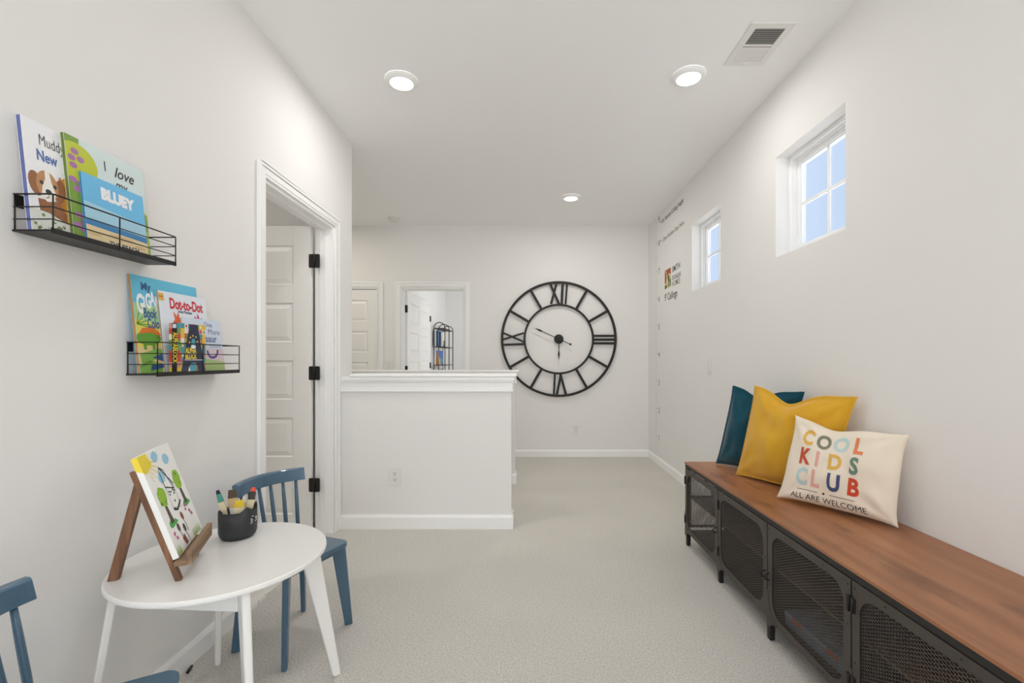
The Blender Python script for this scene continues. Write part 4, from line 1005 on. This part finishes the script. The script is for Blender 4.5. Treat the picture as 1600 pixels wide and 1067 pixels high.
book('picture_book', 'small square blue beach picture book in front on the upper wall shelf', .0560, 1.257, S1Z+.0053, .203, .200, .006, cov('csky', (108, 190, 235)), cov('spC', (60, 120, 170)), 6, artC)
book('colouring_book', 'large dinosaur colouring book, tallest on the lower wall shelf', .0345, 1.449, S2Z+.0053, .290, .320, .010, cov('dsky', (96, 190, 222)), cov('spD', (176, 130, 74)), 6, artD)
book('activity_book', 'white dot-to-dot activity book with red title', .0450, 1.545, S2Z+.0053, .228, .283, .006, cov('ebase', (226, 232, 242)), cov('spE', (150, 130, 100)), 6, artE)
book('picture_book', 'pale blue dinosaur picture book, rightmost on the lower wall shelf', .0515, 1.635, S2Z+.0053, .205, .200, .005, cov('gbase', (212, 224, 240)), cov('spG', (190, 200, 220)), 6, artG)
book('board_book', 'thick multicoloured alphabet board book with a big navy letter A', .0570, 1.549, S2Z+.0053, .120, .170, .040, cov('fbase', (206, 196, 176)), cov('fbase', (206, 196, 176)), 0, artF)

# ------------------------------------------------------------------ small things
b = MB(); b.tube([(-1.246, 1.700, .006), (-1.236, 1.665, .006)], .005, BLACK, 8); tag(b.build('door_stop'), 'tiny black door stop on the carpet by the left baseboard', 'door stop')

# ------------------------------------------------------------------ arched metal rack in the far bedroom
rk = thing('display_rack', 'tall black metal rack with three arched tops in the far bedroom', 'shelving rack', (-1.530, 7.65, 0))
RW, RL = .185, .84; ZTs = 1.687
for y in (0, RL/2, RL):
    pts = [(0, y, 0), (0, y, ZTs)]+[(RW/2-RW/2*math.cos(a), y, ZTs+RW/2*math.sin(a)) for a in [PI*i/12 for i in range(1, 12)]]+[(RW, y, ZTs), (RW, y, 0)]
    MB().tube(pts, .0075, BLACK, 8).build('arched_frame', rk)
SHF = mat('rack_shelf', (66, 62, 60), .5, .3)
for z in (1.687, 1.375, 1.065, .70, .35): MB().box(0, RW, -.005, RL+.005, z-.012, z, SHF).build('shelf', rk, .001)
def rack_item(name, label, cat, x, y, z, dx, dy, dz, m, art=None, rz=0):
    t = thing(name, label, cat, (x, y, z), (0, 0, rz))
    if name == 'book':
        MB().box(0, dx, .002, dy-.001, .001, dz-.001, PAGE).build('pages', t); b = MB(); b.box(-.0015, -.0002, 0, dy, 0, dz, m); b.box(dx+.0002, dx+.0015, 0, dy, 0, dz, m); b.box(-.0015, dx+.0015, -.002, -.0002, 0, dz, m); b.build('cover', t)
    return t
rack_item('book', 'dark navy book standing on the upper shelf of the arched rack', 'book', -1.500, 7.70, 1.3755, .018, .20, .27, cov('rk1', (26, 44, 74)))
rack_item('book', 'mid blue book standing on the upper shelf of the arched rack', 'book', -1.474, 7.70, 1.3755, .022, .20, .28, cov('rk2', (96, 142, 186)))
rack_item('book', 'deep blue leaning book on the upper shelf of the arched rack', 'book', -1.444, 7.70, 1.3755, .016, .20, .25, cov('rk3', (30, 52, 92)))
rack_item('book', 'pale white book on the upper shelf of the arched rack', 'book', -1.418, 7.70, 1.3755, .022, .20, .24, cov('rk4', (226, 224, 214)))
t = thing('framed_picture', 'colourful picture book facing out on the second shelf of the arched rack', 'picture', (-1.455, 7.72, 1.0655))
b = MB(); b.box(-.055, .070, 0, .012, 0, .24, cov('rp0', (120, 140, 200)))
fq = lambda u, v, d: (-.055+u*.125, -.0004*d, v*.24)
b.flat([(0, 0), (.45, 0), (.35, .6), (.1, .9), (0, .9)], fq, cov('rp1', (190, 128, 84)), 1); b.flat([(.45, 0), (.7, 0), (.5, .4), (.2, .85), (.35, .55)], fq, cov('rp2', (226, 220, 190)), 2); b.ell(.7, .3, .2, .2, fq, cov('rp3', (120, 190, 190)), 1)
b.build('cover', t); MB().box(-.03, .04, .0125, .030, 0, .20, BLACK).build('stand', t)
t = thing('storage_basket', 'dark green basket on the third shelf of the arched rack', 'basket', (-1.44, 7.80, .7005))
b = MB(); GB = mat('basket_green', (40, 52, 48), .8); b.hexa([(-.065, -.10, 0), (.065, -.10, 0), (.065, .10, 0), (-.065, .10, 0)], [(-.078, -.12, .25), (.078, -.12, .25), (.078, .12, .25), (-.078, .12, .25)], GB); b.build('basket_body', t, .004)
MB().tube([(-.03, 0, .2505), (-.02, 0, .29), (.02, 0, .29), (.03, 0, .2505)], .005, BLACK, 6).build('handle', t)
t = thing('small_figurine', 'tiny grey ornament at the right of the upper rack shelf', 'ornament', (-1.372, 7.74, 1.3755))
MB().lathe([(.016, 0), (.018, .02), (.010, .05), (.013, .07), (.011, .095), (.002, .105)], (0, 0, 0), mat('ornament', (120, 124, 112), .6), 14).build('body', t)
MB().tube([(.006, 0, .1055), (.016, 0, .13)], .004, mat('ornament', (120, 124, 112), .6), 6).build('head', t)
